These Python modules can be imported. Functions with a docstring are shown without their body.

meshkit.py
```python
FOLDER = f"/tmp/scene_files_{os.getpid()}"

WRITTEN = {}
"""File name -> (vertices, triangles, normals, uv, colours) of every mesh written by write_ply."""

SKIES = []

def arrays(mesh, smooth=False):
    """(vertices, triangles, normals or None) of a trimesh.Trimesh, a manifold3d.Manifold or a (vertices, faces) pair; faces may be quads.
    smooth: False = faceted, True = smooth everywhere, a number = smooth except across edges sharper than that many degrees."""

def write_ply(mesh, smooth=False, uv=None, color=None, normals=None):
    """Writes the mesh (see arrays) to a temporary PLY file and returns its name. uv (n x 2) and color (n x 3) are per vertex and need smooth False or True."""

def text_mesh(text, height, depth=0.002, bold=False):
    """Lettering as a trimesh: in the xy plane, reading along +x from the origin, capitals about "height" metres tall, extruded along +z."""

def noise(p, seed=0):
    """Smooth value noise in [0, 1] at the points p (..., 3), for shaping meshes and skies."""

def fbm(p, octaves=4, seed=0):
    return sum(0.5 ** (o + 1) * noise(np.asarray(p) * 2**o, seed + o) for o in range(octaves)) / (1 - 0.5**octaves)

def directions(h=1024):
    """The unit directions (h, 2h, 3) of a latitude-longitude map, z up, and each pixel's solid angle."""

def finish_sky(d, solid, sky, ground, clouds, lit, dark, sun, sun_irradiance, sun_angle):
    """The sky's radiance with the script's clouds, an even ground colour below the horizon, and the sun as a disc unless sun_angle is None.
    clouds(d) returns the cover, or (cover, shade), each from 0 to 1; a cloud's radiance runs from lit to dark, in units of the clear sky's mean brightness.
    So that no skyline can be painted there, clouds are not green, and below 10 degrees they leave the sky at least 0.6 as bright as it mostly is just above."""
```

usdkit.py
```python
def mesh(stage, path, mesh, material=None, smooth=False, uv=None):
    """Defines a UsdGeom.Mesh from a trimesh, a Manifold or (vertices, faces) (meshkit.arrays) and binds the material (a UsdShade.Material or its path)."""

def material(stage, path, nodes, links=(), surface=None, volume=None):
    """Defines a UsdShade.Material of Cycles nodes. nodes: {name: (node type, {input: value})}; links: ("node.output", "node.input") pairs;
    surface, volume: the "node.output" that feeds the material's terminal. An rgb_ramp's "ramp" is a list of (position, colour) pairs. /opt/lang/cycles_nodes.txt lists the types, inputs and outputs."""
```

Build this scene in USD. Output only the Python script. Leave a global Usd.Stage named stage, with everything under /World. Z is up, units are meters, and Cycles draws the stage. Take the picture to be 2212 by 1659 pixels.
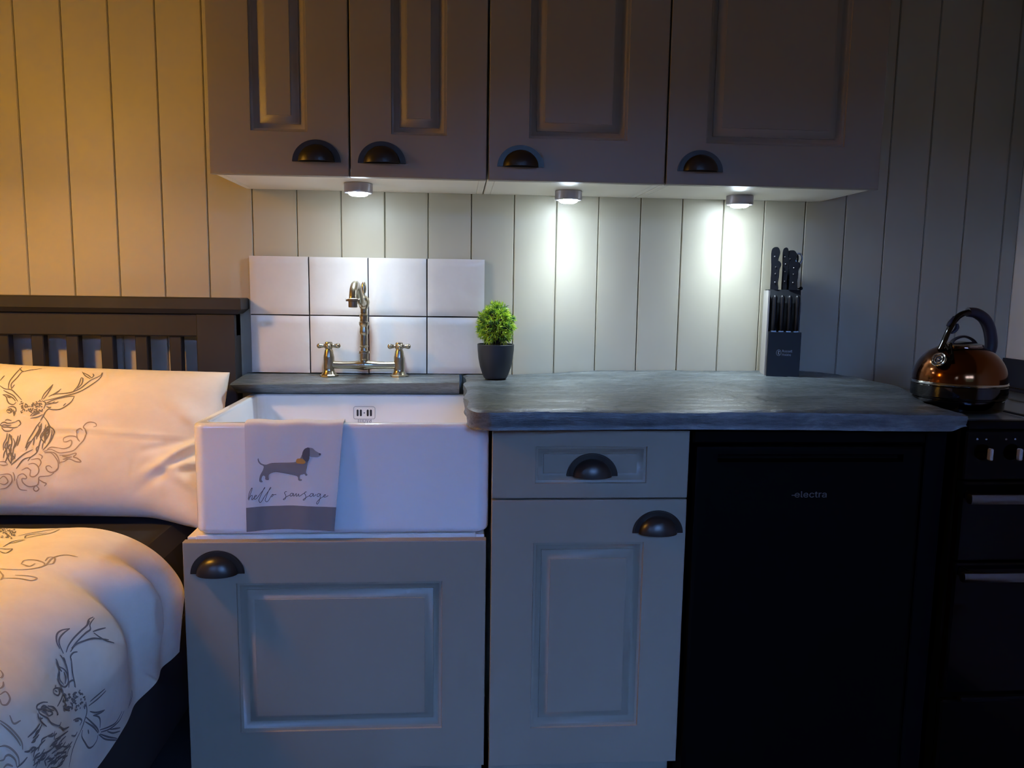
import math
import numpy as np
import trimesh
import manifold3d as m3
from shapely.geometry import Polygon, LineString, Point, box as sbox
from shapely.ops import unary_union
from pxr import Usd, UsdGeom, UsdLux, UsdShade, Gf, Sdf, Vt
import usdkit
import meshkit

stage = Usd.Stage.CreateInMemory()
UsdGeom.SetStageUpAxis(stage, UsdGeom.Tokens.z)
UsdGeom.SetStageMetersPerUnit(stage, 1.0)
UsdGeom.Xform.Define(stage, '/World')

# ------------------------------------------------------------------ camera
YAW, PITCH, ROLL, FPX = .0707, .1248, .0147, 1673.24
EYE = np.array([1.1222, -2.0498, 1.1436])
EXPOSURE = 0.0


def set_camera():
    cy, sy, cp, sp = math.cos(YAW), math.sin(YAW), math.cos(PITCH), math.sin(PITCH)
    f = np.array([sy * cp, cy * cp, -sp]); r0 = np.array([cy, -sy, 0]); u0 = np.cross(r0, f)
    r = r0 * math.cos(ROLL) + u0 * math.sin(ROLL); u = u0 * math.cos(ROLL) - r0 * math.sin(ROLL)
    cam = UsdGeom.Camera.Define(stage, '/World/camera')
    cam.CreateHorizontalApertureAttr(36.0); cam.CreateVerticalApertureAttr(27.0)
    cam.CreateFocalLengthAttr(FPX * 36.0 / 2212.0)
    cam.CreateClippingRangeAttr(Gf.Vec2f(0.01, 200)); cam.CreateExposureAttr(EXPOSURE)
    m = Gf.Matrix4d(*r, 0, *u, 0, *(-f), 0, *EYE, 1)
    cam.AddTransformOp().Set(m)


set_camera()

# ------------------------------------------------------------------ light
SKY = (0.145, 0.31, 0.80)
SKY_STRENGTH = 13.5
PUCK = (0.75, 0.90, 1.04); PUCK_STRENGTH = 800.0
LAMP = (1.0, 0.50, 0.065); LAMP_STRENGTH = 375.0; SHADE_STRENGTH = 38.0

sky_mat = usdkit.material(stage, '/World/Looks/dusk_sky', {
    'b': ('background_shader', {'color': SKY, 'strength': SKY_STRENGTH})}, [], surface='b.background')
dome = UsdLux.DomeLight.Define(stage, '/World/dusk_sky_light')
dome.CreateIntensityAttr(SKY_STRENGTH); dome.CreateColorAttr(Gf.Vec3f(*SKY))

# ------------------------------------------------------------------ materials
M = {}


def pbr(name, color, rough=.5, metal=0., noise=None, bump=None, **kw):
    """A principled material; noise=(scale, colour2, amount or stretch) mixes a second colour in, bump=(scale, strength, distance)."""
    nodes = {'p': ('principled_bsdf', {'base_color': color, 'roughness': rough, 'metallic': metal, **kw})}
    links = []
    if noise or bump:
        nodes['tc'] = ('texture_coordinate', {})
    if noise:
        sc, c2, stretch = noise
        nodes['mp'] = ('mapping', {'scale': stretch}); links.append(('tc.object', 'mp.vector'))
        nodes['n'] = ('noise_texture', {'scale': sc, 'detail': 5.0, 'roughness': .6}); links.append(('mp.vector', 'n.vector'))
        nodes['r'] = ('rgb_ramp', {'ramp': [(.3, color), (.7, c2)]}); links.append(('n.fac', 'r.fac'))
        links.append(('r.color', 'p.base_color'))
    if bump:
        sc, st, di = bump
        nodes['bn'] = ('noise_texture', {'scale': sc, 'detail': 4.0}); links.append(('tc.object', 'bn.vector'))
        nodes['b'] = ('bump', {'strength': st, 'distance': di}); links.append(('bn.fac', 'b.height')); links.append(('b.normal', 'p.normal'))
    M[name] = usdkit.material(stage, '/World/Looks/' + name, nodes, links, surface='p.BSDF')
    return M[name]


def glow(name, color, strength):
    M[name] = usdkit.material(stage, '/World/Looks/' + name, {'e': ('emission', {'color': color, 'strength': strength})}, [], surface='e.emission')


S1 = (1, 1, 1)
pbr('plank_paint', (.42, .395, .30), .45, noise=(3, (.46, .43, .335), (1, 1, .3)), bump=(60, .05, .002))
pbr('side_wall_paint', (.80, .80, .78), .6)
pbr('dim_wall_paint', (.40, .36, .31), .7)
pbr('ceiling_paint', (.30, .27, .22), .8)
pbr('carpet', (.012, .016, .018), .95, bump=(400, .5, .004))
pbr('added_bank_grass', (.02, .03, .015), .95)
pbr('cupboard_paint', (.295, .258, .20), .42, bump=(150, .06, .001))
pbr('cupboard_carcass', (.84, .79, .70), .45)
pbr('shadow_gap', (.02, .02, .02), .9)
pbr('fireclay', (.80, .80, .80), .12, coat_weight=.5, coat_roughness=.05)
pbr('overflow_rim_shade', (.42, .43, .45), .3)  # grey stands in for the shadow round the overflow plate
pbr('sink_slot', (.01, .012, .02), .8)
pbr('sink_print', (.12, .13, .18), .5)
pbr('tile_glaze', (.56, .54, .52), .22, noise=(9, (.62, .60, .58), S1), bump=(14, .25, .004))
pbr('dark_grout', (.035, .033, .035), .9)
pbr('antique_brass', (.47, .41, .30), .24, 1.0)
pbr('dark_brass', (.20, .16, .12), .45, .7)
pbr('pewter', (.066, .060, .053), .36, .85)
pbr('chrome', (.55, .54, .53), .12, 1.0)
pbr('steel', (.42, .42, .43), .3, 1.0)
pbr('puck_casing', (.42, .40, .46), .3, .6)
pbr('black_wood', (.020, .020, .022), .55, noise=(6, (.030, .030, .032), (1, 1, .15)), bump=(40, .05, .002), specular_ior_level=.35)
pbr('black_sheet', (.010, .010, .011), .9)
pbr('pillow_cotton', (.70, .64, .53), .9, noise=(7, (.82, .76, .64), (1, 1.6, 1.6)), bump=(900, .12, .0006))
pbr('print_ink', (.17, .155, .145), .9)
pbr('print_ink_pale', (.36, .29, .22), .9)
pbr('towel_cotton', (.66, .64, .64), .92, bump=(1200, .2, .0005))
pbr('towel_band', (.19, .185, .19), .92, bump=(1200, .2, .0005))
pbr('towel_grey', (.21, .20, .205), .92)
pbr('towel_dark_grey', (.105, .10, .11), .92)
pbr('towel_mid_grey', (.29, .28, .285), .92)
pbr('towel_mustard', (.52, .26, .06), .92)
pbr('pot_black', (.018, .022, .028), .5)
pbr('soil', (.02, .016, .012), .95)
pbr('block_black', (.006, .008, .011), .5, specular_ior_level=.35)
pbr('block_wood', (.34, .33, .31), .6)
pbr('handle_black', (.006, .007, .010), .40, specular_ior_level=.22)
pbr('logo_grey', (.22, .25, .30), .5)
pbr('fridge_black', (.0015, .0015, .0016), .6, specular_ior_level=.05)
pbr('fridge_badge', (.10, .10, .10), .4)
pbr('end_panel_black', (.0016, .0015, .0022), .6, specular_ior_level=.08)
pbr('cooker_black', (.0015, .0015, .0016), .3, specular_ior_level=.08)
pbr('knob_aluminium', (.34, .33, .32), .38, .2)
pbr('handle_steel', (.13, .125, .125), .22, 1.0)
pbr('oven_glass', (.0012, .0012, .0014), .06, specular_ior_level=.10)
pbr('hob_steel', (.30, .30, .29), .35, .6)
pbr('kettle_copper', (.17, .058, .020), .13, 1.0)
pbr('kettle_dark', (.05, .05, .055), .07, 1.0)
pbr('kettle_grip', (.012, .010, .022), .45)
pbr('upstand_slate', (.02, .022, .035), .45)
pbr('window_white', (.5, .5, .48), .4)
pbr('lamp_metal', (.05, .045, .04), .4, .5)
glow('lamp_bulb', LAMP, LAMP_STRENGTH)
glow('lamp_shade', LAMP, SHADE_STRENGTH)


def special_materials():
    # the puck lights' lenses send most of their light straight down, as a 60 degree LED does
    M['puck_lens'] = usdkit.material(stage, '/World/Looks/puck_lens', {
        'g': ('geometry', {}), 's': ('separate_xyz', {}), 'a': ('math', {'math_type': 'multiply', 'value2': -1.0}), 'c': ('math', {'math_type': 'maximum', 'value2': 0.0}),
        'p': ('math', {'math_type': 'power', 'value2': 6.0}), 'k': ('math', {'math_type': 'multiply_add', 'value2': PUCK_STRENGTH, 'value3': .18 * PUCK_STRENGTH}), 'e': ('emission', {'color': PUCK})},
        [('g.incoming', 's.vector'), ('s.z', 'a.value1'), ('a.value', 'c.value1'), ('c.value', 'p.value1'), ('p.value', 'k.value1'), ('k.value', 'e.strength')], surface='e.emission')
    # slate: blue-grey riven stone, stretched grain
    nodes = {'tc': ('texture_coordinate', {}), 'mp': ('mapping', {'scale': (1.2, 4.0, 6.0)}),
             'n': ('noise_texture', {'scale': 4.0, 'detail': 8.0, 'roughness': .7, 'distortion': .9}),
             'r': ('rgb_ramp', {'ramp': [(.32, (.032, .040, .043)), (.54, (.078, .093, .097)), (.76, (.21, .23, .23))]}),
             'n2': ('noise_texture', {'scale': 28.0, 'detail': 6.0, 'roughness': .7}),
             'b': ('bump', {'strength': .35, 'distance': .004}),
             'rr': ('map_range', {'from_min': .3, 'from_max': .7, 'to_min': .24, 'to_max': .40}),
             'p': ('principled_bsdf', {'specular_ior_level': .85})}
    links = [('tc.object', 'mp.vector'), ('mp.vector', 'n.vector'), ('mp.vector', 'n2.vector'), ('n.fac', 'r.fac'), ('r.color', 'p.base_color'),
             ('n2.fac', 'b.height'), ('b.normal', 'p.normal'), ('n2.fac', 'rr.value'), ('rr.result', 'p.roughness')]
    M['slate'] = usdkit.material(stage, '/World/Looks/slate', nodes, links, surface='p.BSDF')
    nodes = {'g': ('texture_coordinate', {}), 'nz': ('noise_texture', {'scale': 75.0, 'detail': 1.0}), 'r': ('rgb_ramp', {'ramp': [(.30, (.05, .12, .06)), (.42, (.16, .34, .06)), (.55, (.50, .70, .05)), (.72, (.75, .88, .16))]}),
             'p': ('principled_bsdf', {'roughness': .45}), 't': ('translucent_bsdf', {}), 'mx': ('mix_closure', {'fac': .35})}
    links = [('g.object', 'nz.vector'), ('nz.fac', 'r.fac'), ('r.color', 'p.base_color'), ('r.color', 't.color'), ('p.BSDF', 'mx.closure1'), ('t.BSDF', 'mx.closure2')]
    M['leaf'] = usdkit.material(stage, '/World/Looks/leaf', nodes, links, surface='mx.closure')
    nodes = {'f': ('fresnel', {'IOR': 1.5}), 't': ('transparent_bsdf', {'color': (.95, .96, .97)}), 'g': ('glossy_bsdf', {'roughness': .0, 'color': (1, 1, 1)}), 'mx': ('mix_closure', {})}
    links = [('f.fac', 'mx.fac'), ('t.BSDF', 'mx.closure1'), ('g.BSDF', 'mx.closure2')]
    M['pane'] = usdkit.material(stage, '/World/Looks/pane', nodes, links, surface='mx.closure')


special_materials()

# ------------------------------------------------------------------ scene helpers
USED = {}


def numbered(parent, name):
    k = (parent, name); n = USED.get(k, 0); USED[k] = n + 1
    return f'{parent}/{name}' if n == 0 else f'{parent}/{name}_{n:03d}'


def data(prim, **kw):
    for k, v in kw.items():
        if v:
            prim.SetCustomDataByKey(k, v)


def arr(mesh):
    if hasattr(mesh, 'to_mesh'):
        q = mesh.to_mesh(); return trimesh.Trimesh(np.array(q.vert_properties[:, :3]), np.array(q.tri_verts), process=False)
    if isinstance(mesh, (list, tuple)) and len(mesh) == 2 and not isinstance(mesh[0], trimesh.Trimesh):
        v, f = np.asarray(mesh[0], float), np.asarray(mesh[1], int)
        if f.shape[1] == 4:
            f = np.vstack([f[:, [0, 1, 2]], f[:, [0, 2, 3]]])
        return trimesh.Trimesh(v, f, process=False)
    if isinstance(mesh, (list, tuple)):
        return trimesh.util.concatenate([arr(x) for x in mesh])
    return mesh


class Thing:
    """An Xform at the thing's base; parts are given in world coordinates."""
    def __init__(self, name, label=None, cat=None, base=(0, 0, 0), group=None, kind=None):
        self.path = numbered('/World', name); self.base = np.array(base, float)
        x = UsdGeom.Xform.Define(stage, self.path); x.AddTranslateOp().Set(Gf.Vec3d(*map(float, base)))
        data(x.GetPrim(), label=label, category=cat, group=group, kind=kind)

    def part(self, name, mesh, mat, smooth=30, parent=None, label=None, kind=None):
        m = arr(mesh).copy(); m.vertices = m.vertices - self.base
        p = numbered(parent or self.path, name)
        q = usdkit.mesh(stage, p, m, M[mat], smooth=smooth)
        data(q.GetPrim(), label=label, kind=kind)
        return p


def single(name, mesh, mat, label=None, cat=None, smooth=30, kind=None, group=None):
    p = numbered('/World', name)
    q = usdkit.mesh(stage, p, arr(mesh), M[mat], smooth=smooth)
    data(q.GetPrim(), label=label, category=cat, kind=kind, group=group)


# ------------------------------------------------------------------ mesh helpers
def bx(x0, x1, y0, y1, z0, z1, c=.0015):
    c = min(c, .45 * (x1 - x0), .45 * (y1 - y0), .45 * (z1 - z0))
    pts = []
    for a in (0, 1):
        for b in (0, 1):
            for d in (0, 1):
                X, Y, Z = (x0, x1)[a], (y0, y1)[b], (z0, z1)[d]
                sx, sy, sz = (1, -1)[a] * c, (1, -1)[b] * c, (1, -1)[d] * c
                pts += [(X + sx, Y + sy, Z), (X + sx, Y, Z + sz), (X, Y + sy, Z + sz)]
    return trimesh.convex.convex_hull(np.array(pts)) if c > 0 else trimesh.creation.box(bounds=[[x0, y0, z0], [x1, y1, z1]])


def hull(pts):
    return trimesh.convex.convex_hull(np.array(pts, float))


def hull_strip(yz, x0, x1):
    v = [(x, y, z) for y, z in yz for x in (x0, x1)] + [(x, y, -1.5) for y, z in yz for x in (x0, x1)]; n = 2 * len(yz); f = []
    for k in range(len(yz) - 1):
        a = 2 * k; f += [(a, a + 1, a + 3), (a, a + 3, a + 2), (n + a, n + a + 3, n + a + 1), (n + a, n + a + 2, n + a + 3), (a, a + 2, n + a + 2), (a, n + a + 2, n + a), (a + 1, n + a + 3, a + 3), (a + 1, n + a + 1, n + a + 3)]
    f += [(0, n + 1, 1), (0, n, n + 1), (n - 2, n - 1, 2 * n - 1), (n - 2, 2 * n - 1, 2 * n - 2)]
    m = trimesh.Trimesh(np.array(v, float), np.array(f), process=False); m.fix_normals(); return m


def loft(loops, cap0=True, cap1=True):
    """Closed loops of equal length, joined; caps are fans round the mean."""
    L = [np.asarray(l, float) for l in loops]; n = len(L[0]); v = np.vstack(L); f = []
    for k in range(len(L) - 1):
        a = k * n + np.arange(n); b = k * n + (np.arange(n) + 1) % n
        f += list(np.stack([a, b, b + n], 1)) + list(np.stack([a, b + n, a + n], 1))
    i = np.arange(n); j = (i + 1) % n
    if cap0:
        v = np.vstack([v, L[0].mean(0)]); f += list(np.stack([j, i, np.full(n, len(v) - 1)], 1))
    if cap1:
        v = np.vstack([v, L[-1].mean(0)]); o = (len(L) - 1) * n; f += list(np.stack([o + i, o + j, np.full(n, len(v) - 1)], 1))
    return trimesh.Trimesh(v, np.array(f), process=False)


def lathe(prof, c=(0, 0, 0), n=40, axis='z', sx=1., sy=1.):
    """prof: (radius, height) from the bottom up."""
    t = np.arange(n) * 2 * np.pi / n
    loops = [np.stack([r * sx * np.cos(t), r * sy * np.sin(t), np.full(n, h)], 1) for r, h in prof]
    m = loft(loops); v = m.vertices
    if axis == 'y':
        v = np.stack([v[:, 0], v[:, 2], -v[:, 1]], 1)
    if axis == 'x':
        v = np.stack([v[:, 2], v[:, 0], v[:, 1]], 1)
    m.vertices = v + np.array(c); m.fix_normals()
    return m


def smooth_path(pts, n=40):
    p = np.asarray(pts, float)
    if len(p) < 3:
        t = np.linspace(0, 1, n)[:, None]; return p[0] * (1 - t) + p[-1] * t
    q = np.vstack([2 * p[0] - p[1], p, 2 * p[-1] - p[-2]]); out = []
    m = len(p) - 1
    for s in np.linspace(0, m, n):
        k = min(int(s), m - 1); t = s - k; a, b, c, d = q[k:k + 4]
        out.append(.5 * (2 * b + (c - a) * t + (2 * a - 5 * b + 4 * c - d) * t * t + (3 * b - a - 3 * c + d) * t ** 3))
    return np.array(out)


def tube(pts, rad, sides=14, n=None, flat=None, up=None):
    """A swept tube with end caps; flat=(a, b) scales the section's two axes."""
    p = smooth_path(pts, n or max(8, 6 * len(pts))) if n != 0 else np.asarray(pts, float)
    rad = np.interp(np.linspace(0, 1, len(p)), np.linspace(0, 1, np.size(rad)) if np.size(rad) > 1 else [0, 1], rad if np.size(rad) > 1 else [rad, rad])
    T = np.gradient(p, axis=0); T /= np.linalg.norm(T, axis=1, keepdims=True) + 1e-12
    a = np.array(up if up is not None else ([0, 0, 1.] if abs(T[0, 2]) < .9 else [1., 0, 0])); th = np.arange(sides) * 2 * np.pi / sides; loops = []
    fa, fb = flat or (1, 1)
    for k in range(len(p)):
        a = a - T[k] * (a @ T[k]); a /= np.linalg.norm(a) + 1e-12; b = np.cross(T[k], a)
        loops.append(p[k] + rad[k] * (np.cos(th)[:, None] * a * fa + np.sin(th)[:, None] * b * fb))
    m = loft(loops); m.fix_normals(); return m


def ball(c, r, s=(1, 1, 1), sub=2):
    m = trimesh.creation.icosphere(sub); m.vertices = m.vertices * r * np.array(s) + np.array(c); return m


def grid_faces(nu, nv):
    i, j = np.meshgrid(np.arange(nu - 1), np.arange(nv - 1), indexing='ij'); a = (i * nv + j).ravel()
    return np.vstack([np.stack([a, a + nv, a + nv + 1], 1), np.stack([a, a + nv + 1, a + 1], 1)])


def grid_normals(P):
    n = np.cross(np.gradient(P, axis=0), np.gradient(P, axis=1)); return n / (np.linalg.norm(n, axis=2, keepdims=True) + 1e-12)


def sheet(P, th):
    """A grid of points (nu, nv, 3) as a solid sheet of thickness th behind its normals."""
    nu, nv, _ = P.shape; N = grid_normals(P); v = np.vstack([P.reshape(-1, 3), (P - N * th).reshape(-1, 3)]); f = grid_faces(nu, nv); k = nu * nv
    rim = np.concatenate([np.arange(nv), np.arange(1, nu) * nv + nv - 1, (nu - 1) * nv + np.arange(nv - 2, -1, -1), np.arange(nu - 2, 0, -1) * nv]); r2 = np.roll(rim, -1)
    m = trimesh.Trimesh(v, np.vstack([f, f[:, ::-1] + k, np.stack([rim, rim + k, r2 + k], 1), np.stack([rim, r2 + k, r2], 1)]), process=False)
    return m


def extrude(poly, depth, frame):
    """A shapely polygon extruded; frame = (origin, u, v): the polygon's x and y axes in the world, depth along u x v."""
    o, u, v = (np.asarray(q, float) for q in frame); w = np.cross(u, v); out = []
    for g in getattr(poly, 'geoms', [poly]):
        m = trimesh.creation.extrude_polygon(g, depth, engine='earcut'); q = m.vertices
        m.vertices = o + q[:, :1] * u + q[:, 1:2] * v + q[:, 2:3] * w; out.append(m)
    m = trimesh.util.concatenate(out); m.fix_normals(); return m


def text(s, h, o, u, v, depth=.0008, bold=False, width=None):
    m = meshkit.text_mesh(s, h, depth, bold); q = m.vertices.copy()
    if width:
        q[:, 0] *= width / q[:, 0].max()
    u, v = np.asarray(u, float), np.asarray(v, float); w = np.cross(u, v)
    m.vertices = np.asarray(o, float) + q[:, :1] * u + q[:, 1:2] * v + q[:, 2:3] * w; return m


def rr(x0, x1, y0, y1, r, z, n=8):
    """A rounded rectangle as a loop, anticlockwise seen from above."""
    out = []
    for cx, cy, a in ((x1 - r, y1 - r, 0), (x0 + r, y1 - r, 1), (x0 + r, y0 + r, 2), (x1 - r, y0 + r, 3)):
        for t in np.linspace(a * np.pi / 2, (a + 1) * np.pi / 2, n):
            out.append((cx + r * math.cos(t), cy + r * math.sin(t), z))
    return out


def panel_front(x0, x1, z0, z1, yf, th, ml, mr, mb, mt, raised=True):
    """A cupboard front with a moulded panel: yf is its face, it is th thick towards +y."""
    def loop(a, b, c, d, y):
        return [(a, y, c), (b, y, c), (b, y, d), (a, y, d)]
    L = [loop(x0, x1, z0, z1, yf + th), loop(x0, x1, z0, z1, yf + .0025), loop(x0 + .001, x1 - .001, z0 + .001, z1 - .001, yf + .0008), loop(x0 + .0025, x1 - .0025, z0 + .0025, z1 - .0025, yf)]
    prof = [(0, 0), (.0012, .0025), (.006, .0032), (.009, .0052), (.014, .0085), (.0175, .0092), (.018, .0075)]
    if raised:
        prof += [(.022, .0068), (.031, .0022), (.0345, .0017), (.035, .0006)]
    else:
        prof += [(.020, .0072)]
    for i, d in prof:
        L.append(loop(x0 + ml + i, x1 - mr - i, z0 + mb + i, z1 - mt - i, yf + 1.4 * d))
    m = loft(L); m.fix_normals(); return m


def cup_handle(x, y, z):
    """A cup pull on a face at y: half-round back plate and a hollow quarter dome, its mouth down."""
    plate = Polygon([(.052 * math.cos(t), .047 * math.sin(t)) for t in np.linspace(0, math.pi, 40)])
    inner = Polygon([(.0485 * math.cos(t), .0435 * math.sin(t) + .001) for t in np.linspace(0, math.pi, 40)])
    a = extrude(plate, .0022, ((x, y, z), (1, 0, 0), (0, 0, 1)))
    b = extrude(inner, .0036, ((x, y, z), (1, 0, 0), (0, 0, 1)))
    th = np.linspace(0, np.pi, 33); ph = np.linspace(0, np.pi / 2, 13)
    P = np.array([[(x - .0395 * math.cos(t), y - .003 - .0255 * math.sin(t) * math.sin(q) ** .8 - .0 * q, z + .0365 * math.sin(t) * math.cos(q)) for q in ph] for t in th])
    N = grid_normals(P)
    s = sheet(P if N[16, 6, 1] < 0 else P[::-1], .0018)
    return [a, b, s]


def along(P):
    """A sampler over a grid of points: (u, v) in 0..1 -> points lifted by h off the surface."""
    N = grid_normals(P); nu, nv, _ = P.shape

    def at(uv, h):
        uv = np.clip(np.asarray(uv, float), 0, 1); a, b = uv[:, 0] * (nu - 1), uv[:, 1] * (nv - 1)
        i, j = np.minimum(a.astype(int), nu - 2), np.minimum(b.astype(int), nv - 2); s, t = (a - i)[:, None], (b - j)[:, None]
        f = lambda G: G[i, j] * (1 - s) * (1 - t) + G[i + 1, j] * s * (1 - t) + G[i, j + 1] * (1 - s) * t + G[i + 1, j + 1] * s * t
        n = f(N); n /= np.linalg.norm(n, axis=1, keepdims=True)
        return f(P) + h * n, n
    return at


def ribbons(strokes, at, width, h=.0007):
    """Printed lines: flat ribbons that follow a surface. strokes: lists of (u, v)."""
    V, F, o = [], [], 0
    for s in strokes:
        uv = smooth_path(s, max(5, 4 * len(s))); p, n = at(uv, h)
        t = np.gradient(p, axis=0); t /= np.linalg.norm(t, axis=1, keepdims=True) + 1e-12
        side = np.cross(n, t); w = width * (.35 + .65 * np.sin(np.linspace(.12, math.pi - .12, len(p))) ** .7)[:, None]
        V += [p - side * w / 2, p + side * w / 2]; k = len(p); a = o + np.arange(k - 1)
        F += [np.stack([a, a + 1, a + k + 1], 1), np.stack([a, a + k + 1, a + k], 1)]; o += 2 * k
    return trimesh.Trimesh(np.vstack(V), np.vstack(F), process=False)


# ------------------------------------------------------------------ the room
XL, XR, YR, ZC = -1.35, 2.645, -3.4, 2.35
PITCHX, X0 = .1113, .0424          # the wall boards


def room():
    w = Thing('wall_back', kind='structure', label='taupe painted boarded wall behind the kitchen units and bed')
    w.part('backing', bx(XL, XR, .006, .06, 0, ZC, 0), 'shadow_gap')
    k0 = int(math.ceil((XL - X0) / PITCHX)) - 1
    k = k0
    while True:
        a, b = max(XL, X0 + k * PITCHX), min(XR, X0 + (k + 1) * PITCHX)
        if a >= XR - .005:
            break
        # each board is bevelled at its long edges, so that a vee joint shows
        poly = [(a + .0006, .006), (a + .0006, .0032), (a + .0026, 0), (b - .0026, 0), (b - .0006, .0032), (b - .0006, .006)]
        w.part('plank', hull([(x, y, z) for x, y in poly for z in (0, ZC)]), 'plank_paint', smooth=False)
        k += 1
    single('wall_right', bx(XR, XR + .08, YR, .06, 0, ZC, 0), 'side_wall_paint', kind='structure', label='plain pale wall to the right of the cooker')
    single('wall_left', bx(XL - .08, XL, YR, .06, 0, ZC, 0), 'dim_wall_paint', kind='structure')
    single('floor', bx(XL - .1, XR + .1, YR - .1, .06, -.06, 0, 0), 'carpet', kind='structure')
    single('ceiling', bx(XL - .1, XR + .1, YR - .1, .06, ZC, ZC + .06, 0), 'ceiling_paint', kind='structure')
    # rear wall with two windows, out of view, sized for the blue light
    wins = [(-.52, -.10, 1.15, 1.95), (1.18, 2.22, .92, 2.02)]
    m = m3.Manifold.cube((XR - XL, .12, ZC)).translate((XL, YR - .12, 0))
    for a, b, c, d in wins:
        m = m - m3.Manifold.cube((b - a, .4, d - c)).translate((a, YR - .3, c))
    single('wall_front', m, 'dim_wall_paint', kind='structure', smooth=False)
    for i, (a, b, c, d) in enumerate(wins):
        t = Thing(f'window_{i + 1}', kind='structure', base=((a + b) / 2, YR, c))
        y0, y1 = YR - .08, YR - .03
        fr = [bx(a, a + .05, y0, y1, c, d), bx(b - .05, b, y0, y1, c, d), bx(a + .05, b - .05, y0, y1, c, c + .05), bx(a + .05, b - .05, y0, y1, d - .05, d)]
        t.part('window_frame', fr, 'window_white')
        if i == 1:
            t.part('mullion', bx((a + b) / 2 - .03, (a + b) / 2 + .03, y0, y1, c + .05, d - .05), 'window_white')
        t.part('pane', bx(a + .05, b - .05, y0 + .02, y0 + .024, c + .05, d - .05, 0), 'pane', smooth=False)
        t.part('window_sill', bx(a - .03, b + .03, YR - .03, YR + .05, c - .03, c), 'window_white')
    # outdoors, out of view: grass plus an added bank blocking sky from upper cupboards
    g = [(-80, 4.2), (-20, 3.2), (-9.0, 2.60), (-7.2, 2.40), (-6.2, .2), (YR - .13, -.2)]
    single('ground_added_bank', hull_strip(g, -40, 40), 'added_bank_grass', kind='structure', smooth=False)


room()

# ------------------------------------------------------------------ wall cupboards
CX, CY, CZ, CT = .5849, -.295, 1.377, 2.10


def wall_cupboards():
    units = [('wide two-door taupe wall cupboard hanging nearest the bed, above the sink', [(0, .3, 'r'), (.3, .6, 'l')]),
             ('single-door taupe wall cupboard hanging in the middle of the row', [(.6, 1.0, 'l')]),
             ('widest single-door taupe wall cupboard at the right end of the row', [(1.0, 1.4987, 'l')])]
    hx = [.8140, .9546, 1.2585, 1.6633]; k = 0
    for label, doors in units:
        a, b = CX + doors[0][0], CX + doors[-1][1]
        t = Thing('wall_cupboard', label, 'cupboard', ((a + b) / 2, CY / 2, CZ))
        body = [bx(a + .0015, a + .0185, CY + .022, -.001, CZ + .003, CT), bx(b - .0185, b - .0015, CY + .022, -.001, CZ + .003, CT),
                bx(a + .0185, b - .0185, CY + .022, -.001, CZ + .003, CZ + .021, .0004), bx(a + .0185, b - .0185, CY + .022, -.001, CT - .018, CT), bx(a + .0185, b - .0185, -.008, -.002, CZ + .02, CT - .018)]
        t.part('body', body, 'cupboard_carcass')
        for p, q, side in doors:
            g0 = .003 if p in (.6,) else .0017
            d = t.part('door', panel_front(CX + p + g0, CX + q - .0017, CZ, CT - .001, CY, .02, .088, .088, .092, .092), 'cupboard_paint')
            t.part('handle', cup_handle(hx[k], CY, CZ + .0295), 'pewter', parent=d); k += 1


wall_cupboards()

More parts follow.
